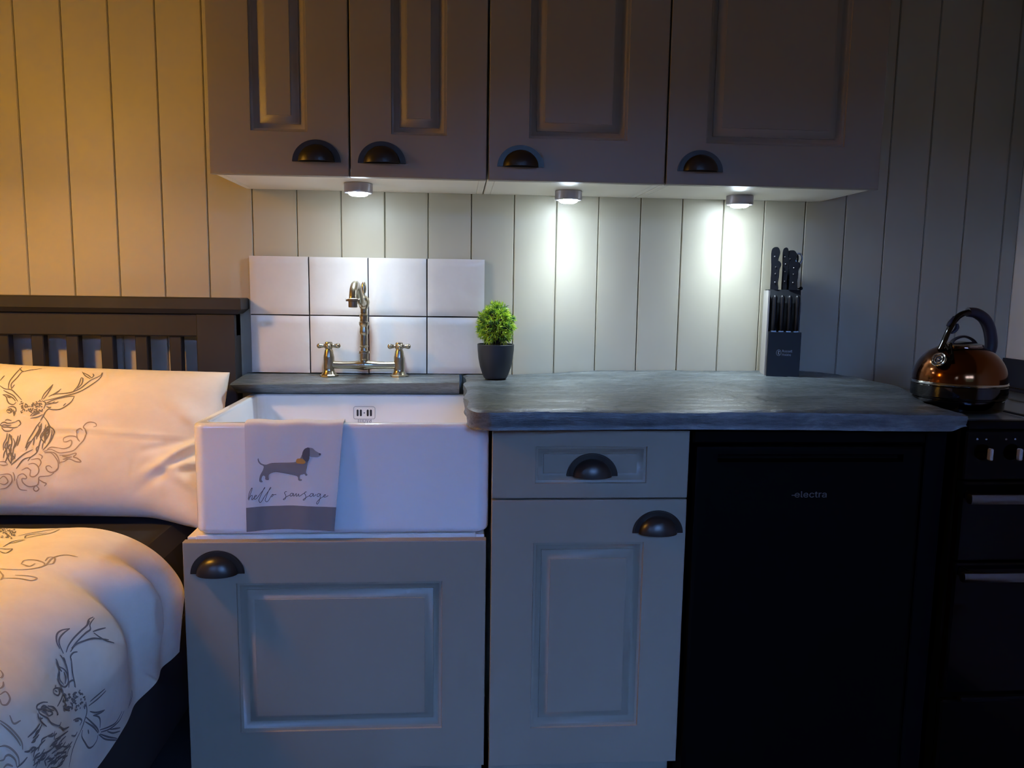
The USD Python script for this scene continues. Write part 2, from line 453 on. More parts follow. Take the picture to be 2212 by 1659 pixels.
# ------------------------------------------------------------------ puck lights
def puck_lights():
    where = ['leftmost of three round lights under the cupboards, above the sink', 'middle of three round lights under the cupboards, right of the potted plant', 'rightmost of three round lights under the cupboards, near the knife block']
    for (x, y), w in zip([(.8861, -.158), (1.3926, -.108), (1.8320, -.090)], where):
        z = CZ + .003
        t = Thing('puck_light', w, 'light', (x, y, z - .03), group='puck lights under the wall cupboards')
        t.part('casing', lathe([(.0315, z - .0225), (.0335, z - .0205), (.0335, z - .001), (.031, z - .0001)][:], (x, y, 0), 36), 'puck_casing')
        t.part('lens', lathe([(.010, z - .0296), (.017, z - .0288), (.0215, z - .0265), (.0235, z - .0226)], (x, y, 0), 32), 'puck_lens')


puck_lights()

# ------------------------------------------------------------------ tiled splashback
def splashback():
    t = Thing('tiled_splashback', 'eight square cream glazed tiles with dark joints behind the tap', 'splashback', (.89, 0, .912))
    x0, zt, p = .5894, 1.2139, .1507
    t.part('backing', bx(x0 + .002, x0 + 4 * p - .003, -.0095, -.0005, zt - 2 * p + .001, zt - .002, .0005), 'dark_grout')
    rng = np.random.default_rng(4)
    for j in range(2):
        for i in range(4):
            a, b, d, c = x0 + i * p + .0016, x0 + (i + 1) * p - .0016, zt - j * p - .0016, zt - (j + 1) * p + .0016
            n = 15; u = np.linspace(0, 1, n); U, V = np.meshgrid(u, u, indexing='ij')
            wob = rng.uniform(-.0006, .0006, 4)
            X = a + (b - a) * U + wob[0] * np.sin(3 * V + i) ; Z = c + (d - c) * V + wob[1] * np.sin(3.3 * U + j)
            edge = np.minimum(np.minimum(U, 1 - U), np.minimum(V, 1 - V)) * (b - a)
            Y = -.016 + .0022 * np.exp(-edge / .0022) + .0011 * (meshkit.fbm(np.stack([X * 14 + 9 * i, Z * 14 + 5 * j, 0 * X], -1), 2, i) - .5)
            t.part('tile', sheet(np.stack([X, Y, Z], -1), .007), 'tile_glaze', smooth=40)


splashback()


# ------------------------------------------------------------------ slate
def sm(a, b, x):
    t = np.clip((x - a) / (b - a), 0, 1); return t * t * (3 - 2 * t)


def slab_z(x, y):
    return .9105 + .012 * sm(1.2, 1.55, x) * sm(-.6, -.1, y) - .004 * sm(2.0, 2.2, x) + .002 * sm(-.35, -.05, y)


def worktop():
    nu, nv = 230, 84
    u = np.linspace(0, 1, nu); v = np.linspace(0, 1, nv)
    xb = 1.14 + u * (2.20 - 1.14)
    back = np.interp(xb, [1.14, 1.30, 1.5, 2.10, 2.145, 2.165, 2.18, 2.19, 2.20], [-.003, -.004, -.003, -.003, -.035, -.10, -.17, -.22, -.26])
    front = np.interp(xb, [1.14, 1.146, 1.160, 1.185, 1.3, 1.48, 1.7, 1.85, 2.0, 2.2], [-.535, -.570, -.592, -.604, -.600, -.590, -.588, -.592, -.600, -.606])
    front = front + .004 * (meshkit.fbm(np.stack([xb * 25, 0 * xb, 0 * xb], -1), 3, 5) - .5)
    right = np.interp(v, [0, .2, .4, .6, .8, 1], [2.128, 2.130, 2.136, 2.152, 2.183, 2.20])
    Y = front[:, None] + (back - front)[:, None] * v[None, :]
    X = 1.14 + u[:, None] * (right[None, :] - 1.14)
    X = X + .004 * (1 - u[:, None]) ** 8 * np.sin(v[None, :] * 17) + .003 * u[:, None] ** 8 * np.sin(v[None, :] * 13)
    q = np.stack([X * 7, Y * 22, 0 * X], -1); n1 = meshkit.fbm(q, 5, 2); n2 = meshkit.fbm(np.stack([X * 3, Y * 9, 0 * X + 4], -1), 3, 8)
    ter = np.floor(n2 * 9 + .35 * n1) / 9
    Z = slab_z(X, Y) + .0035 * (n1 - .5) + .009 * (ter - .5)
    e = np.minimum(np.minimum(u, 1 - u)[:, None] * 1.05, v[None, :] * .58)
    Z = Z - .005 * np.exp(-e / .006)
    top = np.stack([X, Y, Z], -1)
    bot = top.copy(); bot[..., 2] = .8722 + .0105 * sm(2.095, 2.128, X)
    f = grid_faces(nu, nv); k = nu * nv
    rim = np.concatenate([np.arange(nu) * nv, (nu - 1) * nv + np.arange(1, nv), np.arange(nu - 2, -1, -1) * nv + nv - 1, np.arange(nv - 2, 0, -1)])
    T, B = top.reshape(-1, 3), bot.reshape(-1, 3)
    layers = []
    cen = np.array([1.65, -.3, 0])
    for s, zf in enumerate((.22, .45, .68, .88)):
        p = T[rim] * (1 - zf) + B[rim] * zf
        out = T[rim] - cen; out[:, 2] = 0; out[:, 0] *= .3; out /= np.linalg.norm(out, axis=1, keepdims=True)
        amp = (.0045 * (meshkit.fbm(np.stack([p[:, 0] * 30, p[:, 1] * 30, p[:, 2] * 120], -1), 3, 3) - .5) - .004 * (zf - .4))
        amp = np.where(p[:, 1] > -.012, np.minimum(amp, 0), amp)
        layers.append(p + out * amp[:, None])
    rows = [T[rim]] + layers + [B[rim]]
    side_v = np.vstack(rows); n = len(rim); i = np.arange(n); j = (i + 1) % n; sf = []
    for r_ in range(len(rows) - 1):
        sf += [np.stack([r_ * n + i, (r_ + 1) * n + i, (r_ + 1) * n + j], 1), np.stack([r_ * n + i, (r_ + 1) * n + j, r_ * n + j], 1)]
    m = trimesh.util.concatenate([trimesh.Trimesh(T, f, process=False), trimesh.Trimesh(B, f[:, ::-1], process=False), trimesh.Trimesh(side_v, np.vstack(sf), process=False)])
    single('slate_worktop', m, 'slate', 'thick grey riven slate worktop with uneven edges over drawers and fridge', 'worktop', smooth=50)


def ledge():
    nu, nv = 110, 22
    u = np.linspace(0, 1, nu)[:, None]; v = np.linspace(0, 1, nv)[None, :]
    X = .577 + u * (1.1265 - .577) + 0 * v; yf = -.163 + .006 * (meshkit.fbm(np.stack([u[:, 0] * 18, 0 * u[:, 0], 0 * u[:, 0]], -1), 3, 6) - .5)
    Y = yf[:, None] + v * (-.0015 - yf[:, None])
    Z = .912 - .009 * (1 - u) * (1 - v) + .001 * (meshkit.fbm(np.stack([X * 12, Y * 40, 0 * X], -1), 3, 1) - .5) - .003 * np.exp(-v * .16 / .004)
    top = np.stack([X, Y, Z], -1).reshape(-1, 3); bot = top.copy(); bot[:, 2] = .8715; bot[:, 1] = np.where(bot[:, 1] < -.1, -.1, bot[:, 1])
    f = grid_faces(nu, nv)
    rim = np.concatenate([np.arange(nu) * nv, (nu - 1) * nv + np.arange(1, nv), np.arange(nu - 2, -1, -1) * nv + nv - 1, np.arange(nv - 2, 0, -1)])
    rows = [top[rim]]
    for zf in (.2, .4, .6, .8):
        p = top[rim] * (1 - zf) + bot[rim] * zf
        fr = (top[rim][:, 1] < -.14)
        p[:, 1] += np.where(fr, .016 * (meshkit.fbm(np.stack([p[:, 0] * 22 + 20 * p[:, 2], p[:, 2] * 60, 0 * p[:, 0]], -1), 4, 9) - .5), 0)
        rows.append(p)
    rows.append(bot[rim]); n = len(rim); i = np.arange(n); j = (i + 1) % n; sf = []
    for r_ in range(len(rows) - 1):
        sf += [np.stack([r_ * n + i, (r_ + 1) * n + i, (r_ + 1) * n + j], 1), np.stack([r_ * n + i, (r_ + 1) * n + j, r_ * n + j], 1)]
    m = trimesh.util.concatenate([trimesh.Trimesh(top, f, process=False), trimesh.Trimesh(bot, f[:, ::-1], process=False), trimesh.Trimesh(np.vstack(rows), np.vstack(sf), process=False)])
    single('slate_ledge', m, 'slate', 'narrow dark slate ledge behind the white sink, carrying the tap', 'ledge', smooth=45)


worktop()
ledge()

# ------------------------------------------------------------------ sink, its cabinet and the drawer cabinet
SX0, SX1, SY0, SY1, SZ0, SZ1 = .6045, 1.1865, -.526, -.080, .6452, .8705


def sink():
    t = Thing('butler_sink', 'deep white fireclay butler sink resting on the wide base cabinet', 'sink', ((SX0 + SX1) / 2, (SY0 + SY1) / 2, SZ0))
    L = []
    def add(i, r, z): L.append(rr(SX0 + i, SX1 - i, SY0 + i, SY1 - i, r, z))
    add(.02, .012, SZ0)
    for a in np.linspace(0, np.pi / 2, 6): add(.014 * (1 - math.sin(a)), .024, SZ0 + .014 * (1 - math.cos(a)))
    for a in np.linspace(0, np.pi / 2, 7): add(.009 * (1 - math.cos(a)), .024 - .006 * (1 - math.cos(a)), SZ1 - .009 + .009 * math.sin(a))
    for a in np.linspace(0, np.pi / 2, 6): add(.019 + .006 * math.sin(a), .02, SZ1 - .006 * (1 - math.cos(a)))
    add(.029, .022, .70)
    for a in np.linspace(0, np.pi / 2, 6): add(.030 + .025 * (1 - math.cos(a)), .03, .697 - .025 * math.sin(a))
    add(.16, .03, .670)
    t.part('basin', loft(L), 'fireclay', smooth=40)
    cx, cz, y = .8887, .8238, SY1 - .0262
    p = sbox(cx - .0215, cz - .0105, cx + .0215, cz + .0105).buffer(.006)
    fr = extrude(p.difference(p.buffer(-.0016)), .0012, ((0, y, 0), (1, 0, 0), (0, 0, 1)))
    o = t.part('overflow_plate', fr, 'overflow_rim_shade')
    for dx in (-.0165, -.0085, .0085, .0165):
        s = LineString([(cx + dx, cz - .006), (cx + dx, cz + .006)]).buffer(.0024)
        t.part('overflow_slot', extrude(s, .0008, ((0, y, 0), (1, 0, 0), (0, 0, 1))), 'sink_slot', parent=o)
    t.part('overflow_screw', extrude(Point(cx, cz).buffer(.0018), .0008, ((0, y, 0), (1, 0, 0), (0, 0, 1))), 'sink_print', parent=o)
    t.part('printed_mark', text('rnova', .0130, (cx - .0165, y - .0002, .7992), (1, 0, 0), (0, 0, 1), .0004, width=.034), 'sink_print')
    t.part('plug_hole', lathe([(.03, .6690), (.045, .6712), (.045, .6716), (.03, .6712)], ((SX0 + SX1) / 2, (SY0 + SY1) / 2, 0), 32), 'chrome')


def base_units():
    a, b = .5855, 1.1815; yf = -.543
    t = Thing('sink_base_cabinet', 'wide grey base cabinet under the sink with a square panelled door', 'cabinet', ((a + b) / 2, yf / 2, 0))
    body = [bx(a + .003, a + .021, yf + .022, -.02, .15, .642), bx(b - .021, b - .003, yf + .022, -.02, .15, .642), bx(a + .021, b - .021, yf + .022, -.02, .15, .168),
            bx(a + .021, b - .021, yf + .022, -.02, .624, .6445), bx(a + .021, b - .021, -.03, -.022, .168, .624)]
    t.part('body', body, 'cupboard_carcass')
    d = t.part('door', panel_front(a, b, .150, .637, yf, .02, .1015, .088, .0865, .0845), 'cupboard_paint')
    t.part('handle', cup_handle(.6520, yf, .5735), 'pewter', parent=d)
    t.part('plinth', bx(a + .003, b - .003, yf + .055, yf + .073, 0, .148), 'cupboard_paint')

    a, b = 1.1915, 1.5885; yf = -.548
    t = Thing('drawer_base_cabinet', 'narrow grey base cabinet with one drawer over a door, left of the fridge', 'cabinet', ((a + b) / 2, yf / 2, 0))
    body = [bx(a + .002, a + .02, yf + .022, -.02, .15, .871), bx(b - .02, b - .002, yf + .022, -.02, .15, .871), bx(a + .02, b - .02, yf + .022, -.02, .15, .168),
            bx(a + .02, b - .02, yf + .022, -.02, .853, .871), bx(a + .02, b - .02, -.03, -.022, .168, .853)]
    t.part('body', body, 'cupboard_carcass')
    d = t.part('drawer', panel_front(a, b, .7237, .8625, yf, .02, .086, .086, .031, .0325, False), 'cupboard_paint')
    t.part('handle', cup_handle(1.3936, yf + .0100, .7676), 'pewter', parent=d)
    d = t.part('door', panel_front(a, b, .150, .7207, yf, .02, .085, .0865, .0835, .0885), 'cupboard_paint')
    t.part('handle', cup_handle(1.5295, yf, .6515), 'pewter', parent=d)
    t.part('plinth', bx(a + .002, b - .002, yf + .055, yf + .073, 0, .148), 'cupboard_paint')


sink()
base_units()


# ------------------------------------------------------------------ tap
def tap():
    Y = -.055; zb = .9105
    t = Thing('bridge_tap', 'antique brass bridge tap with cross handles standing on the slate ledge', 'tap', (.883, Y, zb))
    for x in (.7945, .9725):
        n6 = 8
        t.part('tap_leg', [lathe([(.0235, zb), (.0235, zb + .003), (.021, zb + .0055)], (x, Y, 0), n6),
                           lathe([(.019, zb + .005), (.015, zb + .012), (.0135, zb + .017), (.0138, zb + .022), (.0138, zb + .048), (.0130, zb + .052), (.0105, zb + .0655), (.0085, zb + .069), (.0080, zb + .072)], (x, Y, 0), 28)], 'antique_brass')
        zc = zb + .0785
        h = [lathe([(.0090, zc - .0085), (.0108, zc - .004), (.0108, zc + .003), (.0090, zc + .0060)], (x, Y, 0), 24), lathe([(.0088, zc + .005), (.0098, zc + .0062), (.0090, zc + .0085), (.006, zc + .0092)], (x, Y, 0), 24)]
        for k in range(4):
            a = k * math.pi / 2 + .12; dx, dy = math.cos(a), math.sin(a)
            h.append(tube([(x + dx * r_, Y + dy * r_, zc - .001) for r_ in (.007, .013, .020)], [.0058, .0044, .0058], 12))
            h.append(ball((x + dx * .0230, Y + dy * .0230, zc - .001), .0067, sub=2))
        t.part('cross_handle', h, 'antique_brass')
    zc = zb + .0285
    bridge = [tube([(.797, Y, zc + .001), (.83, Y, zc), (.862, Y, zc + .0005), (.8835, Y, zc + .001), (.905, Y, zc + .0005), (.937, Y, zc), (.970, Y, zc + .001)], [.0100, .0092, .0104, .0140, .0104, .0092, .0100], 18, 40),
              lathe([(.0118, zc), (.0125, zc + .006), (.0110, zc + .013), (.0118, zc + .017)], (.8835, Y, 0), 24)]
    t.part('bridge', bridge, 'antique_brass')
    P = [(.0112, zc + .016), (.0112, zc + .030), (.0136, zc + .0305), (.0136, zc + .036), (.0095, zc + .037), (.0088, zc + .0445), (.0112, zc + .0475), (.0118, zc + .049), (.0094, zc + .051), (.0094, zc + .066), (.0088, zc + .077), (.0112, zc + .081), (.0116, zc + .086), (.0098, zc + .098), (.0124, zc + .104), (.0124, zc + .110), (.0098, zc + .112), (.0098, zc + .120), (.0108, zc + .122), (.0108, zc + .128), (.0082, zc + .132), (.0088, zc + .150)]
    top = zc + .148
    t.part('column', lathe(P, (.8835, Y, 0), 28), 'antique_brass')
    sw = [lathe([(.0095, top - .004), (.0132, top + .004), (.0148, top + .013), (.0126, top + .023), (.007, top + .028), (.0034, top + .030), (.0032, top + .034), (.0058, top + .037), (.0072, top + .046), (.0058, top + .058), (.002, top + .064)], (.884, Y, 0), 26)]
    t.part('finial', sw, 'antique_brass')
    pts = [(.885, Y + .004, top + .012), (.8835, Y - .02, top + .010), (.8815, Y - .045, top + .016), (.880, Y - .068, top + .036), (.8785, Y - .092, top + .0545), (.8775, Y - .120, top + .055), (.8770, Y - .141, top + .044), (.8768, Y - .150, top + .028), (.8768, Y - .1515, top + .022)]
    t.part('spout', tube(pts, [.0098, .0095, .0098, .0095, .0092, .0092, .0092, .0090, .0092], 18, 46), 'antique_brass')
    o = (.8768, Y - .1515)
    t.part('spout_nozzle', [lathe([(.0090, top + .003), (.0105, top + .004), (.0105, top + .017), (.0125, top + .018), (.0130, top + .0205), (.0125, top + .023), (.0092, top + .025)], (*o, 0), 26), tube([(o[0] - .0160, o[1], top + .0205), (o[0] + .0160, o[1], top + .0205)], .0032, 10, 4)], 'dark_brass')


tap()


# ------------------------------------------------------------------ potted plant
def plant():
    x, y, z0 = 1.2178, -.098, .9125
    t = Thing('potted_topiary', 'small bright green artificial topiary ball in a matt black pot', 'plant', (x, y, z0))
    prof = [(.0265, z0), (.0292, z0 + .002), (.0335, z0 + .012), (.0395, z0 + .030), (.0435, z0 + .050), (.0458, z0 + .072), (.0465, z0 + .0865), (.0455, z0 + .0875), (.0435, z0 + .0865), (.0425, z0 + .075), (.02, z0 + .074)]
    t.part('pot', lathe(prof, (x, y, 0), 44), 'pot_black')
    t.part('soil', lathe([(.02, z0 + .070), (.042, z0 + .072), (.042, z0 + .076), (.01, z0 + .079)], (x, y, 0), 24), 'soil')
    rng = np.random.default_rng(11); V, F, o = [], [], 0; c = np.array([x, y, z0 + .136])
    for k in range(560):
        zz = rng.uniform(-.82, 1); a = rng.uniform(0, 2 * np.pi); s = math.sqrt(1 - zz * zz)
        d = np.array([s * math.cos(a), s * math.sin(a), zz]); wid = .050 if zz < 0 else .050 - .012 * zz ** 2
        base = c + d * np.array([wid, wid, .060]) * rng.uniform(.55, .86)
        for b in range(8):
            dd = d * rng.uniform(.5, 1.1) + rng.normal(0, .55, 3) + np.array([0, 0, .22]); dd /= np.linalg.norm(dd)
            ln = rng.uniform(.010, .019); w = rng.uniform(.0008, .0014); sd = np.cross(dd, rng.normal(0, 1, 3)); sd /= np.linalg.norm(sd)
            bend = np.array([0, 0, -1]) * ln * .12
            p0, p1, p2 = base, base + dd * ln * .55, base + dd * ln + bend
            V += [p0 - sd * w * .5, p0 + sd * w * .5, p1 - sd * w, p1 + sd * w, p2]; F += [(o, o + 1, o + 3), (o, o + 3, o + 2), (o + 2, o + 3, o + 4)]; o += 5
    t.part('foliage', trimesh.Trimesh(np.array(V), np.array(F), process=False), 'leaf', smooth=False, kind='stuff')
    t.part('core', ball(c - np.array([0, 0, .008]), .033, (1, 1, 1.25)), 'soil')


plant()


# ------------------------------------------------------------------ knife block and knives
def knife_block():
    ang = -math.radians(13); fx, fy = 1.921, -.1035; z0 = .9225
    u = np.array([math.cos(ang), math.sin(ang), 0]); d = np.array([-math.sin(ang), math.cos(ang), 0])   # u to the right, d to the back
    P = lambda a, b, c: np.array([fx, fy, z0]) + u * a + d * b + np.array([0, 0, c])
    B = lambda a0, a1, b0, b1, c0, c1, ch=.0012: hull([P(a, b, c) for a, s in ((a0, 1), (a1, -1)) for b in (b0, b1) for c in (c0, c1)])
    t = Thing('knife_block', 'black stepped knife block standing on the slate worktop by the wall', 'knife block', (*P(.04, .04, 0)[:2], z0))
    W = .081
    t.part('front_step', B(0, W, 0, .030, 0, .1155), 'block_black', smooth=False)
    back = [hull([P(a, b, c) for a in (0, W) for b, c in ((.030, 0), (.088, 0), (.088, .2240), (.042, .2240), (.030, .190))])]
    t.part('back_step', back, 'block_black', smooth=False)
    t.part('side_cheek', B(-.004, 0, .012, .088, 0, .2215), 'block_wood', smooth=False, label='pale cheek of the knife block')
    f = (u, np.array([0, 0, 1.]))
    o = P(.0295, -.0002, .0535); w = np.cross(u, (0, 0, 1.))
    mark = Polygon([(.0062 * math.cos(a), .0082 * math.sin(a)) for a in np.linspace(0, 2 * np.pi, 30)])
    ring = mark.difference(mark.buffer(-.0009)).union(LineString([(-.001, -.005), (-.001, .005), (.0025, .0035), (-.001, .0005), (.0025, -.005)]).buffer(.0007))
    t.part('printed_mark', [extrude(ring, .0006, (P(.0275, 0, .0625), u, (0, 0, 1))), text('Russell', .0062, P(.0355, 0, .0640), u, (0, 0, 1), .0006, width=.0255), text('Hobbs', .0062, P(.0355, 0, .0548), u, (0, 0, 1), .0006, width=.0225)], 'logo_grey')

    def knife(name, label, cat, a, b, zlo, zhi, wid, lean=.0, depth=.020, group=None):
        """A riveted knife handle standing out of its slot; the pommel is hooked towards the right."""
        t = Thing(name, label, cat, tuple(P(a, b, zlo)), group=group)
        L = zhi - zlo; uu = u * .97 - d * .24
        prof = [(-.36, 0), (.40, 0), (.34, .22), (.42, .45), (.44, .70), (.62, .86), (.52, .95), (.30, 1.0), (-.12, .995), (-.40, .94), (-.46, .80), (-.36, .5)]
        pts = smooth_path([(x * depth, y * L) for x, y in prof] + [(prof[0][0] * depth, 0)], 60)[:-1]
        poly = Polygon(pts).buffer(0)
        m = extrude(poly, wid, (P(a, b, zlo) - np.cross(uu, (0, 0, 1.)) * wid * .5, uu, (0, 0, 1)))
        h = t.part('handle', m, 'handle_black')
        # bolster, rivets and the slot's blade
        ww = np.cross(uu, (0, 0, 1.))
        for q in (.25, .55, .78):
            c = P(a, b, zlo + q * L) + ww * (wid * .5 + .0001)
            t.part('rivet', ball(c, .0022, (1, 1, 1), 1), 'steel', parent=h)
        t.part('blade', hull([P(a, b, zlo + .0005) + uu * s * depth * .3 + ww * e + np.array([0, 0, z]) for s in (-1, 1) for e in (-.0008, .0008) for z in (0, -.09)]), 'steel', smooth=False)
        return t

    g = None
    knife('kitchen_knife', 'black-handled knife at the back left of the knife block, rising highest there', 'knife', .016, .066, .2242, .3340, .013, group=g)
    knife('kitchen_knife', 'black-handled knife standing just in front of the tallest left one', 'knife', .017, .047, .2242, .2980, .012)
    knife('kitchen_knife', 'slim black knife handle at the back middle of the block', 'knife', .042, .068, .2242, .3330, .008, depth=.014)
    knife('kitchen_knife', 'slim black knife handle at the front middle of the block', 'knife', .041, .048, .2242, .3080, .008, depth=.014)
    knife('kitchen_knife', 'thick black knife handle in front of the scissors at the right of the block', 'knife', .062, .046, .2242, .2960, .018, depth=.026)
    knife('kitchen_knife', 'broad black knife handle at the back right of the block beside the scissors', 'knife', .056, .070, .2242, .3260, .016, depth=.026)
    t = Thing('kitchen_scissors', 'kitchen scissors with a bright steel ring at the back right of the knife block', 'scissors', tuple(P(.074, .075, .2245)))
    for s in (-1, 1):
        c = P(.073 + .0055 * s, .078, .306)
        a = np.linspace(0, 2 * np.pi, 24)
        t.part('finger_loop', tube([c + u * .0085 * math.cos(q) + np.array([0, 0, 1.]) * .013 * math.sin(q) for q in a], .0026, 8, 0), 'steel' if s > 0 else 'handle_black')
    t.part('shank', tube([P(.074, .076, .2245), P(.074, .077, .26), P(.074, .078, .293)], [.005, .004, .004], 10), 'handle_black')
    t.part('pivot_knob', ball(P(.086, .066, .228), .0048), 'handle_black')
    t.part('pivot_arm', tube([P(.074, .07, .2265), P(.086, .066, .228)], .0018, 8, 4), 'handle_black')
    for k, lab in enumerate(['leftmost small steak knife in the front slots of the knife block', 'second small steak knife from the left in the front slots', 'third small steak knife from the left in the front slots', 'rightmost small steak knife in the front slots of the knife block']):
        x = .013 + .0185 * k
        t = Thing('steak_knife', lab, 'knife', tuple(P(x, .012, .1157)), group='steak knives in the front slots of the knife block')
        sec = [(-.0052, 0), (.0052, 0)]
        h = t.part('handle', tube([P(x, .014, .1175), P(x, .012, .14), P(x, .013, .18), P(x, .016, .203), P(x, .018, .2085)], [.0052, .0058, .0062, .0066, .0028], 14, 24, flat=(1, 1.35)), 'handle_black')
        t.part('bolster', B(x - .0062, x + .0062, .007, .020, .1157, .1185), 'steel', smooth=False, parent=h)


knife_block()


# ------------------------------------------------------------------ fridge, end panel, cooker
def fridge():
    a, b, yf = 1.5935, 2.080, -.560
    t = Thing('undercounter_fridge', 'black undercounter fridge beneath the right half of the slate worktop', 'fridge', ((a + b) / 2, -.3, 0))
    t.part('body', bx(a + .002, b - .002, -.505, -.03, .012, .866, .004), 'fridge_black')
    t.part('top_fascia', bx(a, b, yf + .006, -.507, .8365, .866, .004), 'fridge_black')
    dz = .833
    # the door: a slab with rounded edges and a scooped grip along its top
    m = m3.Manifold.hull_points(np.array([(x, y, z) for x, cx in ((a, 1), (b, -1)) for z, cz in ((.03, 1), (dz, -1)) for x, y, z in ((x, -.508, z), (x + cx * .012, yf, z + cz * .008), (x + cx * .004, yf + .004, z + cz * .002))]))
    grip = m3.Manifold.hull_points(np.array([(x, y, z) for x in (a + .05, b - .05) for y, z in ((yf - .01, .7985), (yf - .01, .8165), (yf + .026, .8165), (yf + .020, .804))]))
    d = t.part('door', m - grip, 'fridge_black', smooth=35)
    t.part('badge', [text('electra', .0125, (1.8055, yf - .0001, .7275), (1, 0, 0), (0, 0, 1), .0008, width=.068), bx(1.8005, 1.8062, yf - .0008, yf, .7309, .7327, 0)], 'fridge_badge', parent=d)


def cooker():
    t = Thing('end_panel', 'narrow blue-black end panel between the fridge and the cooker', 'panel', (2.1, -.3, 0))
    t.part('board', bx(2.083, 2.1265, -.550, -.02, 0, .8712, .002), 'end_panel_black')
    a, b, yf, zt = 2.1335, 2.6335, -.600, .893
    t = Thing('cooker', 'black freestanding cooker with steel handles at the right end, under the kettle', 'cooker', ((a + b) / 2, -.3, 0))
    t.part('body', bx(a, b, -.575, -.02, .02, .874, .003), 'cooker_black')
    t.part('hob', bx(a, b, -.580, -.015, .8745, .8800, .002), 'hob_steel')
    t.part('front_trim', bx(a, b, yf, -.580, .8745, zt, .003), 'cooker_black')
    p = t.part('control_panel', bx(a, b, yf, -.577, .772, .873, .003), 'cooker_black')
    for x in (2.1685, 2.2290, 2.36, 2.44, 2.52, 2.59):
        k = t.part('knob', [lathe([(.0165, 0), (.0165, .006), (.0125, .010), (.0115, .021), (.010, .022)], (x, yf, .8300), 24, 'y'), bx(x - .0035, x + .0035, yf - .030, yf - .018, .8180, .8420, .002)], 'knob_aluminium')
        m = [ball((x + dx, yf, .8300 + .026), .0022, sub=1) for dx in (-.013, .006)]
        t.part('dial_mark', m, 'logo_grey', parent=k)
    # lathe on 'y' grows towards -y
    d = t.part('grill_door', bx(a, b, yf, -.577, .602, .769, .004), 'oven_glass')
    hb = lambda z: [tube([(a + .012, yf - .002, z), (a + .014, yf - .028, z), (a + .03, yf - .036, z), (b - .03, yf - .036, z), (b - .014, yf - .028, z), (b - .012, yf - .002, z)], .0085, 12, 30, flat=(1.25, .8))]
    t.part('handle', hb(.7430), 'handle_steel', parent=d)
    d = t.part('oven_door', bx(a, b, yf, -.577, .318, .599, .004), 'oven_glass')
    t.part('handle', hb(.5830), 'handle_steel', parent=d)
    t.part('storage_drawer', bx(a, b, yf + .004, -.577, .06, .300, .004), 'cooker_black')
    t.part('drawer_lip', bx(a + .03, b - .005, yf - .012, yf + .004, .303, .314, .003), 'end_panel_black')
    t.part('plinth', bx(a + .01, b - .01, -.56, -.54, 0, .058), 'cooker_black')
    t.part('pan_support', [tube([(2.18 + .16 * i, -.53, .8845), (2.18 + .16 * i, -.10, .8845)], .0028, 8, 4) for i in range(3)], 'steel')
    u = Thing('slate_upstand', 'dark slate upstand tiles on the right wall beside the cooker', 'upstand', (XR - .01, -.3, .88))
    for k, (z0, z1) in enumerate(((.8905, .968), (.800, .8885))):
        for j in range(3):
            u.part('tile', bx(XR - .010, XR - .0005, -.6 + .2 * j + .001, -.4 + .2 * j - .001, z0, z1, .001), 'upstand_slate')


fridge()
cooker()


